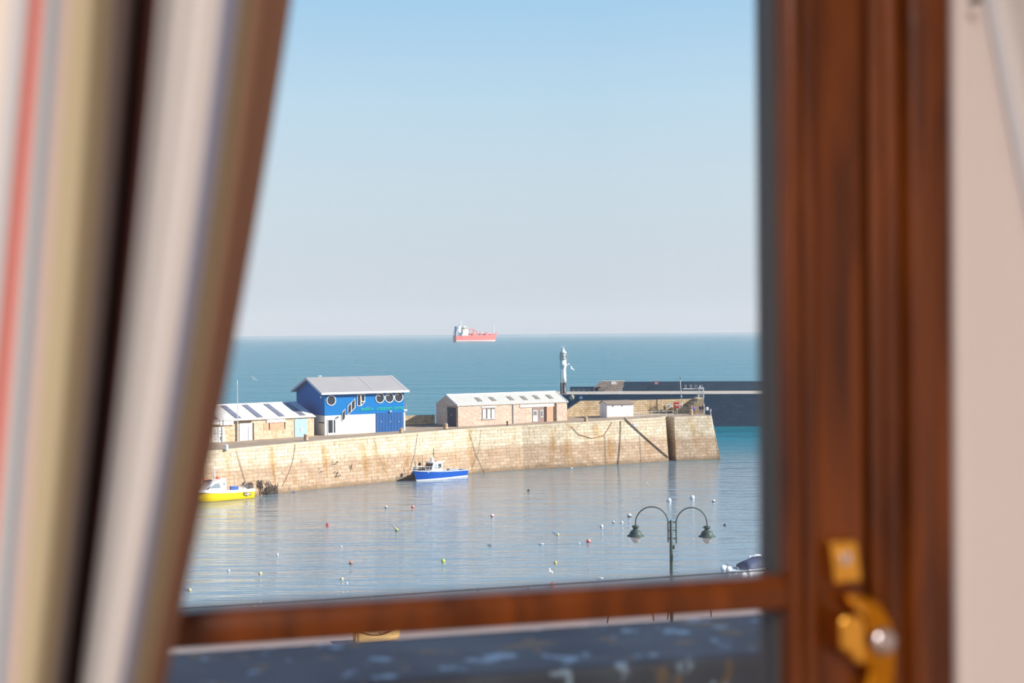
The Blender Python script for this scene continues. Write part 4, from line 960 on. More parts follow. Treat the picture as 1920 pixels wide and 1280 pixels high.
for side in (-1, 1):
    MB().prism([(y0c + .75, zc_ + .7), (y0c + 2.55, zc_ + .75), (y0c + 1.75, zc_ + 1.35), (y0c + 1.1, zc_ + 1.45), (y0c + .9, zc_ + 1.3)], side * 1.13, side * 1.18, 'y').build('side_window', mat('boat_glass', (132, 144, 152), .12), yb)
    MB().prism([(y0c + 2.75, zc_ + .65), (y0c + 3.25, zc_ + .62), (y0c + 2.65, zc_ + .98), (y0c + 2.1, zc_ + 1.32)], side * 1.13, side * 1.18, 'y').build('side_window', M['glassdark'], yb)
    MB().prism([(y0c + .05, zc_ + 1.05), (y0c + .25, zc_ + 1.05), (y0c + .25, zc_ + 1.45), (y0c + .05, zc_ + 1.45)], side * 1.13, side * 1.17, 'y').build('cabin_number', M['greyplas'], yb)
b = MB(); b.tube([(.8, 0, zc_ + 1.9), (.8, 0, zc_ + 3.5)], .08, 8).tube([(.8, -.3, zc_ + 2.4), (.8, .3, zc_ + 2.4)], .06, 6); b.tube([(.8, 0, zc_ + 3.5), (.8, 0, zc_ + 4.3)], .03, 6); b.build('mast', M['gel'], yb)
b = MB(); b.ball((.5, .5, zc_ + 2.15), (.4, .25, .22), 10, 6).ball((2.4, 0, zc_ + 1.95), (.4, .3, .16), 10, 6); b.build('liferings', M['fabricorange'], yb)
MB().box(1.4, 2.3, -.4, .4, zc_ + 1.7, zc_ + 1.95).build('roof_hatch', M['glassdark'], yb)
b = MB(); b.box(-2.9, -2.0, -.5, .5, 1.3, 1.85); b.build('fish_boxes', M['bluehull'], yb)
b = MB(); rail(b, [p + Vector((0, -.12, .2)) for p in sh[0:7]], .5, .022); rail(b, [Vector((p.x, -p.y + .12, p.z + .2)) for p in sh[0:7]], .5, .022); b.build('stern_rail', M['steel'], yb)
for side in (-1, 1):
    b = MB(); s_ = lambda x, z: (x, side * (1.36 + .0), z)
    b.tube([(-4.6, side * 1.43, .72), (-4.15, side * 1.44, .86), (-3.7, side * 1.45, .82), (-3.2, side * 1.46, .95)], .055, 5); b.tube([(-4.6, side * 1.41, .5), (-4.1, side * 1.42, .62), (-3.6, side * 1.43, .58), (-3.2, side * 1.44, .7)], .045, 5)
    b.cur = 1; b.box(-4.0, -3.86, side * 1.42 - .06, side * 1.42 + .06, .42, 1.0); b.box(-4.4, -3.4, side * 1.42 - .06, side * 1.42 + .05, .66, .76)
    b.build('hull_flag', [M['black'], M['gel']], yb)

# white speedboat behind the window edge
P = on_z(1416, 1077); sb = empty('speedboat', P, math.radians(28), 'white speedboat with dark blue canopy at the right, cut off by the window stile', 'boat')
hb_, sh = hull(6.2, 2.3, 1.0, .75, boot=.0); hs = hb_.build('hull', [M['gel'], M['gel']], sb, True); deck_from(sh, -.08).build('deck', M['gel'], sb)
b = MB(); R_ = 1.05
for j, t in enumerate([0, .15, .3, .5, .7, .85, 1]):
    x = -1.6 + 3.2 * t; hgt = .95 * math.sin(math.pi * min(.5, .18 + t * .5)) if t < .9 else .5
    for k in range(9): a = math.pi * k / 8; b.v.append(Vector((x, 1.02 * math.cos(a), .7 + hgt * math.sin(a) ** .7 * 1.1)))
for j in range(6):
    for k in range(8): b.face([j * 9 + k, j * 9 + k + 1, (j + 1) * 9 + k + 1, (j + 1) * 9 + k])
b.face(list(range(9)))
b.build('canopy', mat('navy_canvas', (62, 76, 104), .7, var=.12, vscale=3), sb, True)
b = MB(); b.tube([(-.9, -.3, 1.82), (-.5, .1, 1.86), (-.1, -.2, 1.84), (.2, .1, 1.82)], .06, 6); b.ball((.3, 0, 1.9), (.5, .3, .12), 10, 6); b.build('roof_hatch', M['gel'], sb)
for yy in (-.45, .45):
    b = MB(); b.ball((-3.5, yy, .85), (.38, .24, .35), 12, 8).tube([(-3.5, yy, .7), (-3.45, yy, -.2)], [.15, .1], 8); b.build('outboard_engine', M['gel'], sb, True)
b = MB(); b.tube([(-2.6, -.9, .75), (-2.9, -1.0, 1.1), (-2.9, 1.0, 1.1), (-2.6, .9, .75)], .035, 6); b.build('stern_rail', M['steel'], sb)
b = MB()
for yy, zz in ((-1.22, .35), (-1.25, .3)): b.ball((-1.6 + (yy + 1.22) * 30, yy, zz), (.28, .2, .5), 10, 6)
b.ball((-2.3, -1.25, .28), (.34, .22, .4), 10, 6); b.build('fender', M['gel'], sb, True)

# rowing dinghy on the sand below the glazing bar
P = on_z(711, 1203, .12); dg = empty('rowing_dinghy', P + Vector((0, .2, .12)), math.radians(20), 'varnished tan open dinghy lying on the wet sand below the glazing bar', 'boat')
tan = mat('varnished_tan', (246, 206, 136), .35, var=.08)
hb_, sh = hull(3.9, 1.4, 1.35, 1.0, draft=.12, boot=.05, rake=.5, dip=.55); ho = hb_.build('hull', [tan, tan], dg, True); sol = ho.modifiers.new('solid', 'SOLIDIFY'); sol.thickness = .03
for xx in (-.9, .1, .9): MB().box(xx - .12, xx + .12, -.5, .5, .42, .46).build('thwart', M['greyplas'], dg)
b = MB(); b.tube(sh, .03, 6).tube([Vector((p.x, -p.y, p.z)) for p in sh], .03, 6); b.build('gunwale', M['irondark'], dg)
MB().tube([(-1.4, -.15, .5), (1.0, .1, .66)], .03, 6).build('oar', M['gel'], dg)
MB().ball((.35, .1, .72), .12, 10, 6).build('bailer', M['gel'], dg)
# iron hoops on the sand
for (xa_, ya_, xb_, yb_, lb) in ((1139, 1168, 1226, 1164, 'left dark iron boat hoop standing on the sand below the glazing bar'), (1252, 1161, 1334, 1156, 'right dark iron boat hoop on the sand beside the lamp post foot')):
    A = on_z(xa_, ya_, .12); B = on_z(xb_, yb_, .12); W_ = (B - A).length; b = MB()
    b.tube([(W_ / 2 - W_ / 2 * math.cos(math.pi * k / 16), 0, 1.5 * math.sin(math.pi * k / 16) ** .8) for k in range(17)], .055, 8)
    o = b.build('boat_hoop', M['irondark']); o.location = A; d_ = B - A; o.rotation_euler = (0, 0, math.atan2(d_.y, d_.x)); tag(o, lb, 'hoop', 'iron hoops on the foreshore')

# ------------------------------------------------------------ tanker on the horizon
P = on_z(893, 640.5); yaw = math.radians(38)
tk = empty('tanker_ship', P, yaw, 'pale red cargo tanker far out on the horizon', 'ship')
LT = 172.0; hb_, sh = hull(LT, 26, 31, 20, draft=1, boot=5.5, nst=20, tuck=.72, rake=11, pw=9)
hb_.build('hull', [M['hullred'], mat('pale_boot_top', (222, 196, 196), .6)], tk, True)
deck_from(sh, -.5).build('deck', mat('ship_deck_red', (196, 104, 96), .7), tk)
MB().box(-60, -40, -11, 11, 19, 40).box(-57, -44, -13, 13, 40, 47).box(-55, -48, -7, 7, 47, 51).build('superstructure', mat('cream_ship_paint', (236, 226, 204), .5), tk)
MB().box(-57.5, -43.5, -13.4, 13.4, 42.5, 45.5).build('bridge_windows', M['greyplas'], tk)
MB().box(-82, -73, -6, 6, 19, 50).build('funnel', mat('blue_grey_funnel', (92, 124, 152), .5), tk)
MB().box(-73, -65, -6, 6, 30, 50).build('funnel_casing', M['gel'], tk)
MB().tube([(-62, 0, 38), (-62, 0, 68)], [2.6, 1.4], 8).tube([(-62, -6, 58), (-62, 6, 58)], 1, 6).build('main_mast', M['gel'], tk)
MB().tube([(72, 0, 22), (72, 0, 54)], [1.7, 1.0], 8).build('fore_mast', M['gel'], tk)
b = MB()
for k, xx in enumerate((-34, -26, -16, -8, 4, 14, 26, 36, 46, 56)):
    b.lathe([(1.8, 0), (1.8, 7 + (k % 3) * 3)], (xx, (-1) ** k * 3, 19), 8)
b.tube([(-40, 0, 27), (62, 0, 26)], 1.5, 8).tube([(-40, 5, 24), (62, 5, 24)], 1.2, 8).tube([(-40, -6, 29), (20, -6, 27)], 1.0, 8); b.build('deck_pipes', mat('pink_red_pipes', (226, 150, 146), .6), tk)
b = MB(); b.box(-18, -2, -7, 7, 19, 27).box(34, 48, -5, 5, 19, 27); b.tube([(-38, 0, 40), (-14, 0, 41), (4, 0, 30)], 1.3, 6).tube([(-14, -6, 26), (-14, -6, 38)], 1, 6).tube([(-8, 6, 26), (-8, 6, 37)], 1, 6).tube([(-2, -6, 26), (-2, -6, 37)], 1, 6).tube([(-38, 0, 20), (-38, 0, 42)], 1.6, 6); b.build('manifold_crane', mat('crane_red', (222, 104, 96), .6), tk)
b = MB()
for yy in (-8, 8): b.tube([(-84, yy, 19), (-84, yy, 32), (-79, yy, 38), (-74, yy, 39)], 1.4, 6)
b.tube([(-66, -12, 19), (-60, -12, 29)], 1.8, 6); b.build('lifeboat_davit', M['gel'], tk)

# ------------------------------------------------------------ street lamp
DL = 60.0; ctr = at_y(1258.2, 976, DL); LPx = DL / F
lamp = empty('street_lamp', (ctr.x, DL, 8.0), 0, 'dark green double-armed street lamp with two hanging bell lanterns above the glazing bar', 'street lamp')
H0 = ctr.z - 8.0
MB().lathe([(.16, 0), (.16, .5), (.11, .7), (.085, 1.2), (.07, H0 - 2), (.065, H0), (.04, H0 + .02)], n=14).build('post', M['lampgreen'], lamp, True)
def lrow(r): return H0 - (r - 976) * LPx
for sx, hx_, off in ((-1, 1191.5, 0), (1, 1325.5, 2)):
    xi = sx * 5.9 * LPx if sx < 0 else 10.0 * LPx
    xi = -5.8 * LPx if sx < 0 else 9.3 * LPx
    xo = (hx_ - 1258.2) * LPx; cxm = (xi + xo) / 2; ra = abs(xo - xi) / 2
    zb0 = lrow(980 + off); ztop = lrow(949.5 + off)
    pts = [(xi, 0, lrow(1016 + off))] + [(cxm - (cxm - xi) * math.cos(math.pi * k / 20), 0, zb0 + (ztop - zb0) * math.sin(math.pi * k / 20)) for k in range(21)] + [(xo, 0, lrow(986 + off))]
    am = MB().tube(pts, .026, 10).build('arm', M['lampgreen'], lamp, True)
    b = MB()
    for r in (979, 994, 1009): b.tube([(0, 0, lrow(r)), (xi, 0, lrow(r))], .02, 6)
    b.build('bracket', M['lampgreen'], am)
    zb_ = lrow(1004 + off)
    sd_ = MB().lathe([(.06, lrow(984 + off)), (.14, lrow(984.6 + off)), (.155, lrow(986.5 + off)), (.14, lrow(988.3 + off)), (.10, lrow(989 + off)), (.11, lrow(992 + off)), (.17, lrow(993.5 + off)), (.235, lrow(996 + off)), (.26, lrow(999.5 + off)), (.29, lrow(1001.5 + off)), (.36, lrow(1003.4 + off)), (.37, lrow(1004.5 + off)), (.24, lrow(1004.7 + off))], (xo, 0, 0), 24).build('lantern_shade', M['lampgreen'], lamp, True)
    MB().lathe([(.21, lrow(1004.3 + off)), (.205, lrow(1008 + off)), (.16, lrow(1013 + off)), (.09, lrow(1016.5 + off)), (.02, lrow(1017.5 + off))], (xo, 0, 0), 20).build('globe', M['frost'], sd_, True)
MB().box(.05, .14, -.05, .05, lrow(1029), lrow(1022)).build('fitting', M['lampgreen'], lamp)

# ------------------------------------------------------------ gulls
gw = mat('gull_white', (240, 238, 234), .7); gg = mat('gull_grey', (150, 156, 164), .7); gk = mat('gull_black', (50, 50, 54), .7); gy_ = mat('gull_beak', (226, 170, 60), .5)
def gull_proto(flying):
    r = empty('gull', (0, 0, 0))
    b = MB(); b.lathe([(.008, -.26), (.03, -.2), (.075, -.08), (.085, .03), (.06, .12), (.042, .17), (.052, .21), (.045, .25), (.012, .28)], n=10, ax='x'); b.build('body', gw, r, True)
    MB().lathe([(.014, .27), (.010, .31), (.003, .33)], n=6, ax='x').build('beak', gy_, r)
    for s in (-1, 1):
        b = MB()
        if flying:
            b.add([(.1, s * .05, .02), (-.08, s * .05, .02), (-.02, s * .36, .16), (.12, s * .33, .17), (-.16, s * .72, .08), (-.02, s * .40, .155), (.1, s * .05, .04), (-.08, s * .05, .04), (-.02, s * .36, .175), (.12, s * .33, .19)],
                  [(0, 1, 2, 3), (3, 2, 4), (6, 9, 8, 7), (9, 4, 8), (0, 3, 9, 6), (1, 7, 8, 2), (2, 8, 4), (3, 4, 9)])
        else:
            b.lathe([(.005, -.33), (.02, -.25), (.045, -.08), (.045, .04), (.01, .11)], (0, s * .055, .03), 8, 'x')
        b.build('wing', gw if flying else gg, r, True)
    return r
gf = gull_proto(True); gs = gull_proto(False)
def copy_tree(o, parent=None):
    c = o.copy(); COL.objects.link(c); c.parent = parent
    for ch in [x for x in bpy.data.objects if x.parent == o]: copy_tree(ch, c)
    return c
usedg = {}
def gull(P, fly, rz, label, sc=1.0, tilt=0, grp='gulls over and on the harbour'):
    src = gf if fly else gs
    if not usedg.get(fly): usedg[fly] = 1; o = src
    else: o = copy_tree(src)
    o.location = P; o.rotation_euler = (tilt, 0, rz); o.scale = (sc,) * 3; tag(o, label, 'gull', grp); return o
gull(at_y(475, 710, 150), True, 2.4, 'gull flying over the sea left of the blue building', .85, .6)
gull(at_y(1072, 691, 200), True, .8, 'gull flying just right of the lighthouse', .9, .7)
gull(at_y(1211, 905, 130), True, 2.0, 'gull flying over the water below the quay recess', .6, .9)
gull(at_y(1032, 1071, 100), True, .6, 'grey-winged gull flying low above the red buoy', .6, .5)
gr = Vector((fb.x(598, Wd / 2), Wd / 2, zr + .34)); gw_ = Vector((fb.A.x, fb.A.y, fb.z0)) + fb.d * gr.x + fb.n * gr.y + Vector((0, 0, gr.z + .09))
gull(gw_, False, .2, 'gull perched on the ridge of the blue building', 1.7)
for (x, y, rz, lb, sc) in ((918, 1022, 2.8, 'white gull on the water beside a dark shadow in mid harbour', 1.1), (1015, 1020.5, .2, 'white gull floating left of the pinkish buoy', 1.1), (1126, 1085, .4, 'white gull floating nearest the lamp post on its left', 1.1), (1070.5, 877.5, .3, 'white gull at the foot of the quay wall below the orange chain', 1.3), (551, 922.5, 2.9, 'white gull on the water right of the seaweed clump', 1.3)):
    P = on_z(x, y); P.z = .06 * sc; gull(P, False, rz, lb, sc)
Pg = at_y(1318, 989.5, DL - .02); gull(Vector((ctr.x + (1319 - 1258.2) * LPx, DL - .03, 8 + lrow(989.2))), False, 2.9, 'small gull perched on the right lantern of the street lamp', .45)

# ------------------------------------------------------------ buoys
BC = {'white': M['gel'], 'red': mat('buoy_red', (222, 66, 56), .5), 'pink': mat('buoy_pink', (226, 150, 138), .5), 'lime': mat('buoy_lime', (206, 222, 96), .5), 'cream': mat('buoy_cream', (236, 214, 160), .5), 'yellow': mat('buoy_yellow', (240, 204, 90), .5), 'dark': mat('buoy_dark', (70, 66, 60), .6), 'orange': mat('buoy_orange', (226, 122, 84), .5)}
def buoy(px, py, r, cname, label, low=None):
    P = on_z(px, py + r * .6); R_ = r * P.y / F * 1.0
    b = MB(); b.ball((0, 0, R_ * .45), R_, 14, 10); b.cur = 1
    b.lathe([(R_ * .22, R_ * 1.35), (R_ * .2, R_ * 1.6)], n=8); b.cur = 0
    if low:
        for f in range(len(b.f)):
            if b.mi[f] == 0 and sum(b.v[i].z for i in b.f[f]) / len(b.f[f]) < R_ * .35: b.mi[f] = 1
    o = b.build('mooring_buoy', [BC[cname], BC[low] if low else M['black']], None, True); o.location = P; tag(o, label, 'buoy', 'mooring buoys in the harbour'); return o
for q in [(614, 983, 3, 'red', 'small red buoy at the left of the harbour, alone'), (744, 992.5, 3, 'lime', 'lime green buoy with a dark side below the blue boat', 'dark'),
          (724, 950, 2.8, 'white', 'white and dark buoy, left of the close pair under the blue boat', 'dark'), (774, 949.5, 3, 'pink', 'pale pink buoy, right of the close pair under the blue boat', 'red'),
          (923, 966, 3.3, 'white', 'white buoy with a red waterline in mid harbour', 'red'), (991, 919, 2.3, 'dark', 'tiny dark buoy nearest the quay wall in mid harbour'),
          (831, 1050.5, 3.7, 'lime', 'bright lime buoy in the middle of the lower harbour'), (520, 1038.5, 2.3, 'white', 'small white buoy left of the centre of the lower harbour'),
          (429, 1069, 2.3, 'white', 'small white buoy closest to the curtain edge'), (488, 1074, 3.2, 'cream', 'cream buoy right of the small white one near the curtain'),
          (658, 1054.5, 3.3, 'orange', 'orange buoy above a cream and white pair', 'dark'), (641, 1084.5, 3.2, 'cream', 'cream buoy beside a slim white float in the lower left'),
          (650, 1092, 2, 'white', 'slim white float just right of the cream buoy'), (640, 1024, 1.6, 'white', 'tiny white buoy above the orange one'),
          (477, 1133.5, 3.8, 'yellow', 'yellow buoy just above the glazing bar at left'), (489, 1128, 1.6, 'cream', 'tiny cream buoy touching the yellow one at lower left'),
          (1041.5, 1053.5, 2.8, 'yellow', 'small yellow buoy above the large red one'), (1103.5, 1013.5, 4, 'pink', 'pinkish red buoy left of the left street lantern', 'red'),
          (1128, 985.5, 3.2, 'white', 'white buoy with a pale streak left of the lamp'), (1150, 978, 2.2, 'white', 'small black and white buoy left of the small white one', 'dark'),
          (1166, 978.5, 2.6, 'white', 'small white buoy just left of the left lantern'), (1180, 965.5, 3.8, 'white', 'white buoy with a dark underside beside the left lamp arm', 'dark'),
          (1254.5, 937, 4.4, 'white', 'large white buoy directly above the lamp post'), (1298, 931.5, 4.4, 'white', 'large white buoy above the right lamp arm'),
          (1338, 938.5, 3, 'white', 'small white and dark buoy right of the large white pair', 'dark'), (1359, 983.5, 2.6, 'dark', 'dark buoy at the right end near the window stile'),
          (1035.5, 1097, 6, 'red', 'large red buoy just above the glazing bar'), (1086, 1018, 1.6, 'white', 'tiny white float left of the pinkish red buoy')]:
    buoy(*q)
def spar(p0, p1, r, label, endball=None, grp='white pick-up spars on the water'):
    A = on_z(*p0); B = on_z(*p1); A.z = .12; B.z = .08; c_ = B
    o = empty('pickup_spar', c_, 0, label, 'spar', grp)
    MB().tube([A - c_, Vector((0, 0, 0))], r, 6).build('spar', M['gel'], o)
    MB().ball((0, 0, 0), r * 3, 8, 6).build('float', BC[endball or 'cream'], o)
spar((1036, 996), (1046, 1003), .05, 'short white spar slanting on the water above two gulls')
spar((860, 1108), (896, 1108.5), .04, 'long flat white spar just above the glazing bar in the middle', 'dark')
spar((975, 1100), (991, 1106), .05, 'curved white spar with dark float left of the large red buoy', 'dark')
spar((334, 1098), (356, 1107), .05, 'white spar floating beside the curtain edge')
spar((734, 982), (742, 991), .03, 'thin white spar leaning at the lime and dark buoy')
P = on_z(697.5, 1133); o = tag(MB().tube([(0, 0, -.1), (0, 0, .75)], .04, 6).build('marker_stick', M['gel']), 'short upright white stick in the water just above the glazing bar', 'stake'); o.location = P
# ------------------------------------------------------------ overhead cable outside
pts = [at_y(x, y, 5.0) for x, y in ((-400, 1178), (335, 1139), (600, 1123), (880, 1104), (1150, 1087), (1430, 1068), (2300, 1006))]
tag(MB().tube(pts, .0028, 6).build('overhead_cable', M['black'], origin=pts[0]), 'thin blurred cable crossing in front of the harbour above the glazing bar', 'cable')

# ------------------------------------------------------------ the room and the window
WA = math.atan2(.275, .9615); WB = Vector((0, 1.067, CZ))
def U(px):
    k = (px - 960) / F; return 1.067 * k / (math.cos(WA) - math.sin(WA) * k)
def room(name, kind='structure'):
    o = empty(name, WB, WA); tag(o, kind=kind); return o
def rbox(name, x0, x1, y0, y1, z0, z1, m_, bevel=0):
    b = MB().box(x0, x1, y0, y1, z0, z1); o = b.build(name, m_, bevel=bevel); o.location = WB; o.rotation_euler = (0, 0, WA); tag(o, kind='structure'); return o
uR = U(1784); uL = -.74
ZT, ZB = .95, -.95; FZ, CZt = -1.55, 1.35
ow = MB()
ow.box(uR, 1.7, -.010, .32, FZ - .2, CZt + .1); ow.box(-2.4, uL, -.010, .32, FZ - .2, CZt + .1); ow.box(uL, uR, -.010, .32, ZT, CZt + .1); ow.box(uL, uR, -.010, .32, FZ - .2, ZB)
o = ow.build('wall_front', M['plaster'], bevel=.005); o.location = WB; o.rotation_euler = (0, 0, WA); tag(o, kind='structure')
rbox('wall_right', 1.6, 1.75, -4.2, -.010, FZ, CZt, M['plaster']); rbox('wall_left', -2.45, -2.3, -4.2, -.010, FZ, CZt, M['plaster']); rbox('wall_back', -2.45, 1.75, -4.35, -4.2, FZ, CZt, M['plaster'])
rbox('floor', -2.45, 1.75, -4.35, .0, FZ - .15, FZ, M['carpet']); rbox('ceiling', -2.45, 1.75, -4.35, .0, CZt, CZt + .15, M['ceil'])
fac = MB(); fac.box(-9, -2.45, .0, .32, -16, 7); fac.box(1.75, 9, .0, .32, -16, 7); fac.box(-2.45, 1.75, .02, .32, CZt + .15, 7); fac.box(-2.45, 1.75, .02, .32, -16, FZ - .2)
o = fac.build('wall_exterior', M['stone']); o.location = WB; o.rotation_euler = (0, 0, WA); tag(o, kind='structure')
# unseen ceiling fitting added to go with the room fill light
fl_ = empty('fill_light_fitting', (-.15, -1.5, CZ + CZt), 0, 'added round white fitting for the room fill light, unseen behind the camera', 'ceiling light')
MB().lathe([(.06, -.02), (.06, 0)], n=16).lathe([(.27, -.10), (.28, -.02), (.05, -.01)], n=24).build('shade', M['ceil'], fl_, True)

win = room('window_1')
S = 'wood'
def wb_(name, poly, ax, a0, a1, m_=S, par=win, bevel=.003, smooth=False):
    return MB().prism(poly, a0, a1, ax).build(name, M[m_] if isinstance(m_, str) else m_, par, smooth, bevel)
# outer frame, right jamb with two rounded beads (profile in x,y ; extruded along z)
def arc(cx, cy, r, a0, a1, n=6): return [(cx + r * math.cos(math.radians(a0 + (a1 - a0) * k / n)), cy + r * math.sin(math.radians(a0 + (a1 - a0) * k / n))) for k in range(n + 1)]
u1, u2 = U(1637), U(1783)
b1, b2 = U(1668), U(1712)
prof = [(u1, .07), (u1, .004)] + [(u1 + .004, 0)] + arc(b1, -.001, .0085, 180, 360, 8) + [(b1 + .010, .0)] + arc(b2, -.004, .010, 180, 360, 8) + [(b2 + .012, -.002), (u2 - .004, -.004), (u2, 0), (u2, .07)]
wb_('jamb_right', prof, 'z', ZB, ZT, bevel=0, smooth=False)
wb_('jamb_left', [(uL, .07), (uL, -.003), (uL + .08, -.003), (uL + .08, .07)], 'z', ZB, ZT)
MB().box(uL, uR, -.003, .07, ZT - .08, ZT).build('head_frame', M['wood'], win, bevel=.004); MB().box(uL, uR, -.003, .07, ZB, ZB + .08).build('sill_frame', M['wood'], win, bevel=.004)
# dark shadow gap behind sash edge
MB().box(U(1620) - .002, U(1637) + .002, .016, .06, ZB, ZT).build('rebate', M['wood'], win)
# sash: stiles and rails
s0, s1 = U(1467), U(1618)
sash = MB().prism([(s0 + .004, .016), (s0 + .004, .004)] + arc(s0 + .010, .001, .0065, 180, 330, 6) + [(s0 + .0175, .003)] + arc(s0 + .023, .000, .006, 190, 350, 6) + [(s0 + .032, .001), (s1 - .003, -.001), (s1, .002), (s1, .045), (s0 + .004, .045)], ZB + .09, ZT - .09, 'z').build('sash', M['wood'], win)
MB().box(s0 + .0005, s0 + .010, .016, .046, ZB + .09, ZT - .09).build('glazing_putty', M['seal'], sash)
sl0 = uL + .085; MB().box(sl0, sl0 + .07, .0, .045, ZB + .09, ZT - .09).build('sash_stile', M['wood'], sash, bevel=.003)
for z0_, z1_ in ((ZB + .09, ZB + .18), (ZT - .16, ZT - .09)): MB().box(sl0 + .07, s0 + .004, .0, .045, z0_, z1_).build('sash_rail', M['wood'], sash, bevel=.003)
# glazing bars: visible one and the one above the view
zb0 = -.2085
for zc_ in (zb0 + .001, zb0 + .56):
    pr_ = [(.016, zc_ - .0148)] + [(.006, zc_ - .0148)] + [(.0, zc_ - .012), (-.001, zc_ + .001), (.003, zc_ + .010), (.010, zc_ + .0125), (.036, zc_ + .0125), (.036, zc_ - .0148)]
    MB().prism(pr_, sl0 + .07, s0 + .006, 'x').build('glazing_bar', M['wood'], sash, bevel=.0015)
MB().box(sl0 + .06, s0 + .005, .019, .023, ZB + .15, ZT - .12).build('window_pane', M['glass'], sash)
# brass latch on the sash stile
def up_(px, py, y=0):   # local (x,z) on plane y of the window for a pixel
    r = ray(px, py); o_ = C0 - WB; d_ = Vector((math.cos(WA), math.sin(WA), 0)); n_ = Vector((-math.sin(WA), math.cos(WA), 0))
    t = (y - o_.dot(n_)) / r.dot(n_); p = o_ + r * t; return (p.dot(d_), p.z)
q = [up_(*p, -.012) for p in ((1556, 1014), (1608, 1012), (1618, 1092), (1566, 1096))]
lt = MB().prism(q, -.013, 0, 'y').build('latch_keeper', M['brass'], win, bevel=.003, seg=3)
c_ = up_(1585, 1046, -.014); MB().lathe([(.005, -.0155), (.0045, -.012)], (c_[0], 0, c_[1]), 14, 'y').build('screw', M['steelp'], lt)
q = [up_(*p, -.012) for p in ((1574, 1112), (1612, 1114), (1650, 1128), (1672, 1170), (1678, 1220), (1676, 1270), (1662, 1330), (1600, 1330), (1628, 1262), (1616, 1236), (1622, 1180), (1606, 1150))]
lv = MB().prism(q, -.016, -.002, 'y').build('latch_body', mat('aged_brass', (200, 132, 30), .3, metal=1, var=.15, vscale=40), win, bevel=.004, seg=3)
q = [up_(*p, -.024) for p in ((1566, 1162), (1576, 1150), (1600, 1150), (1612, 1160), (1616, 1232), (1610, 1244), (1596, 1240), (1584, 1222), (1568, 1214))]
MB().prism(q, -.032, -.012, 'y').build('latch_grip', M['brass'], lv, bevel=.005, seg=4)
q = [up_(*p, -.02) for p in ((1578, 1114), (1592, 1110), (1624, 1146), (1616, 1156), (1602, 1148))]
MB().prism(q, -.026, -.010, 'y').build('latch_wedge', M['brass'], lv, bevel=.003, seg=3)
c_ = up_(1657, 1203, -.022); MB().lathe([(.0112, -.006), (.0112, -.022), (.0095, -.025), (.003, -.026)], (c_[0], 0, c_[1]), 20, 'y').build('lock_barrel', M['steelp'], lv, True)
# outside: slate coping of the parapet and lead gutter
cps = empty('parapet_coping', WB, WA, 'dark slate-grey stone parapet coping with lichen spots outside the window', 'parapet')
zc1 = None
def cop_pt(px, py, z): p = on_z(px, py, CZ + z) - WB; return (p.dot(Vector((math.cos(WA), math.sin(WA), 0))), p.dot(Vector((-math.sin(WA), math.cos(WA), 0))))
zcp = -.44
yf = cop_pt(900, 1184, zcp)[1]; yn = cop_pt(1200, 1241, zcp)[1]
co = MB().box(-4, 5, yn, yf, zcp - .08, zcp).build('coping_slab', M['slate'], cps, bevel=.012)
MB().box(-4, 5, yn + .03, yf - .03, -3, zcp - .08).build('parapet_wall', mat('gap_shade_render', (58, 60, 56), .9, var=.3, vscale=7), cps)  # render coloured darker to hold the shade of the gap below the coping
tag(MB().box(-4, 5, .32, yn + .03, -1.2, -1.0).build('flat_roof', mat('lead_roof', (72, 76, 78), .7, var=.3, vscale=6)), kind='structure')
fr_ = bpy.data.objects['flat_roof']; fr_.location = WB; fr_.rotation_euler = (0, 0, WA)

# nail on the wall
P = up_(1828, 1, -.03); o = MB().lathe([(.003, -.035), (.0035, -.03), (.0015, -.022)], (P[0], 0, P[1]), 8, 'y').build('wall_nail', M['black']); o.location = WB; o.rotation_euler = (0, 0, WA); tag(o, 'tiny black nail in the wall right of the window, at the top edge', 'nail')

# ------------------------------------------------------------ curtains
NW = Vector((math.sin(WA), -math.cos(WA), 0))
def ray_w(px, py, w_):
    r = ray(px, py); t = (w_ - NW.dot(C0 - WB)) / NW.dot(r); return C0 + r * t
def fabric(name, c): 
    m_ = mat(name, c, .95, spec=.1, bump=.25, bscale=900)
    return m_
def curtain(name, cols, rows, rowpix, label, group):
    keys = []
    mats = []; names = {}
    b = MB(); ncol = 0; grid = []
    SUB = 6
    for y in rows:
        line = []
        for j in range(len(cols) - 1):
            for k in range(SUB):
                t = k / SUB; s_ = t * t * (3 - 2 * t)
                A, B = cols[j], cols[j + 1]
                px = rowpix(A, y) * (1 - t) + rowpix(B, y) * t; w_ = A[3] * (1 - s_) + B[3] * s_
                line.append(ray_w(px, y, w_))
        line.append(ray_w(rowpix(cols[-1], y), y, cols[-1][3])); grid.append(line)
    n = len(grid[0])
    for l in grid: b.v += l
    for j in range(len(cols) - 1):
        c = cols[j][4]
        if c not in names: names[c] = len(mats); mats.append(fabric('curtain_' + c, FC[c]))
    for i in range(len(rows) - 1):
        for q in range(n - 1):
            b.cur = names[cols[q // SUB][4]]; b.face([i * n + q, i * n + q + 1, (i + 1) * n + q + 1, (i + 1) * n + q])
    o = b.build(name, mats, None, True, origin=grid[-1][0], recalc=False)
    so_ = o.modifiers.new('solid', 'SOLIDIFY'); so_.thickness = .0015
    return tag(o, label, 'curtain', group)
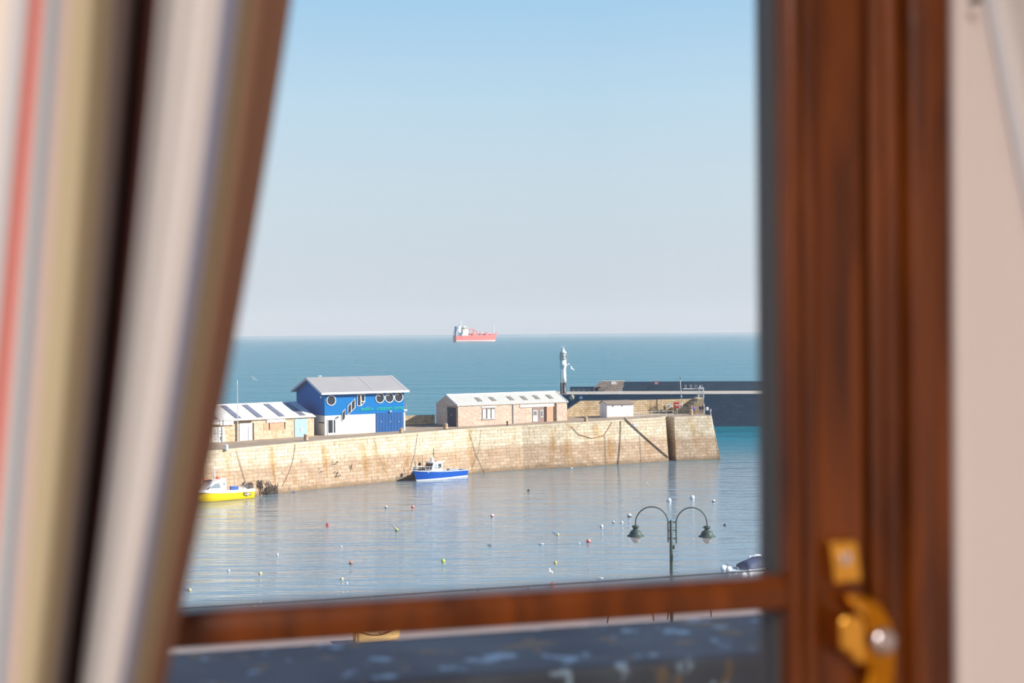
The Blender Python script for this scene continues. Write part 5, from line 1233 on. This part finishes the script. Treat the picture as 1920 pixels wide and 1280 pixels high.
FC = {'cream': (232, 224, 214), 'pale': (204, 206, 212), 'white': (222, 218, 216), 'red': (222, 120, 112), 'bluegrey': (150, 172, 188), 'pink': (206, 186, 178), 'olive': (188, 176, 146), 'taupe': (150, 138, 136), 'dark': (60, 42, 36), 'shade_burgundy': (112, 72, 66), 'lilac': (160, 168, 196), 'khaki': (164, 148, 122), 'brown': (160, 122, 102)}
def q3(c, y):
    a, b_, d_ = c[0], c[1], c[2]; t = y / 640.0
    if t < 0: return a + (b_ - a) * t * .8
    if t > 2: return d_ + (d_ - b_) * (t - 2)
    return a * (t - 1) * (t - 2) / 2 - b_ * t * (t - 2) + d_ * t * (t - 1) / 2
LC = [(-520, -560, -600, .10, 'cream'), (-330, -370, -410, .20, 'white'), (-200, -245, -290, .10, 'olive'), (-90, -140, -190, .17, 'cream'), (24, -34, -88, .185, 'pale'), (46, -12, -66, .185, 'white'), (57, -1, -56, .18, 'red'), (80, 24, -32, .178, 'white'), (94, 42, -12, .175, 'bluegrey'), (112, 60, 8, .172, 'pink'), (132, 84, 30, .178, 'olive'), (168, 124, 62, .180, 'olive'), (204, 158, 92, .150, 'taupe'), (228, 176, 106, .115, 'taupe'), (249, 193, 124, .075, 'dark'), (272, 211, 140, .065, 'shade_burgundy'), (300, 236, 155, .095, 'white'), (335, 264, 174, .135, 'white'), (380, 300, 200, .150, 'white'), (414, 330, 222, .145, 'lilac'), (444, 354, 243, .13, 'khaki'), (472, 388, 274, .11, 'brown'), (544, 437, 307, .06, 'brown')]  # dark valley and brown edge columns carry fold shade in the cloth colour
rows = [-600 + 70 * k for k in range(36)]
curtain('curtain', LC, rows, q3, 'left striped curtain in cream, red, blue and olive, its fold shade coloured in as brown, pulled aside', 'striped curtains at the window')
def qr(c, y): return c[0] + .19 * y + (.0 if y < 0 else .00002 * y * y)
RC = [(1846, 0, 0, .013, 'pale'), (1866, 0, 0, .016, 'white'), (1960, 0, 0, .05, 'cream'), (2060, 0, 0, .06, 'olive'), (2150, 0, 0, .1, 'white')]
curtain('curtain', RC, rows, qr, 'right pale curtain with one blue-grey stripe, only its edge in view', 'striped curtains at the window')
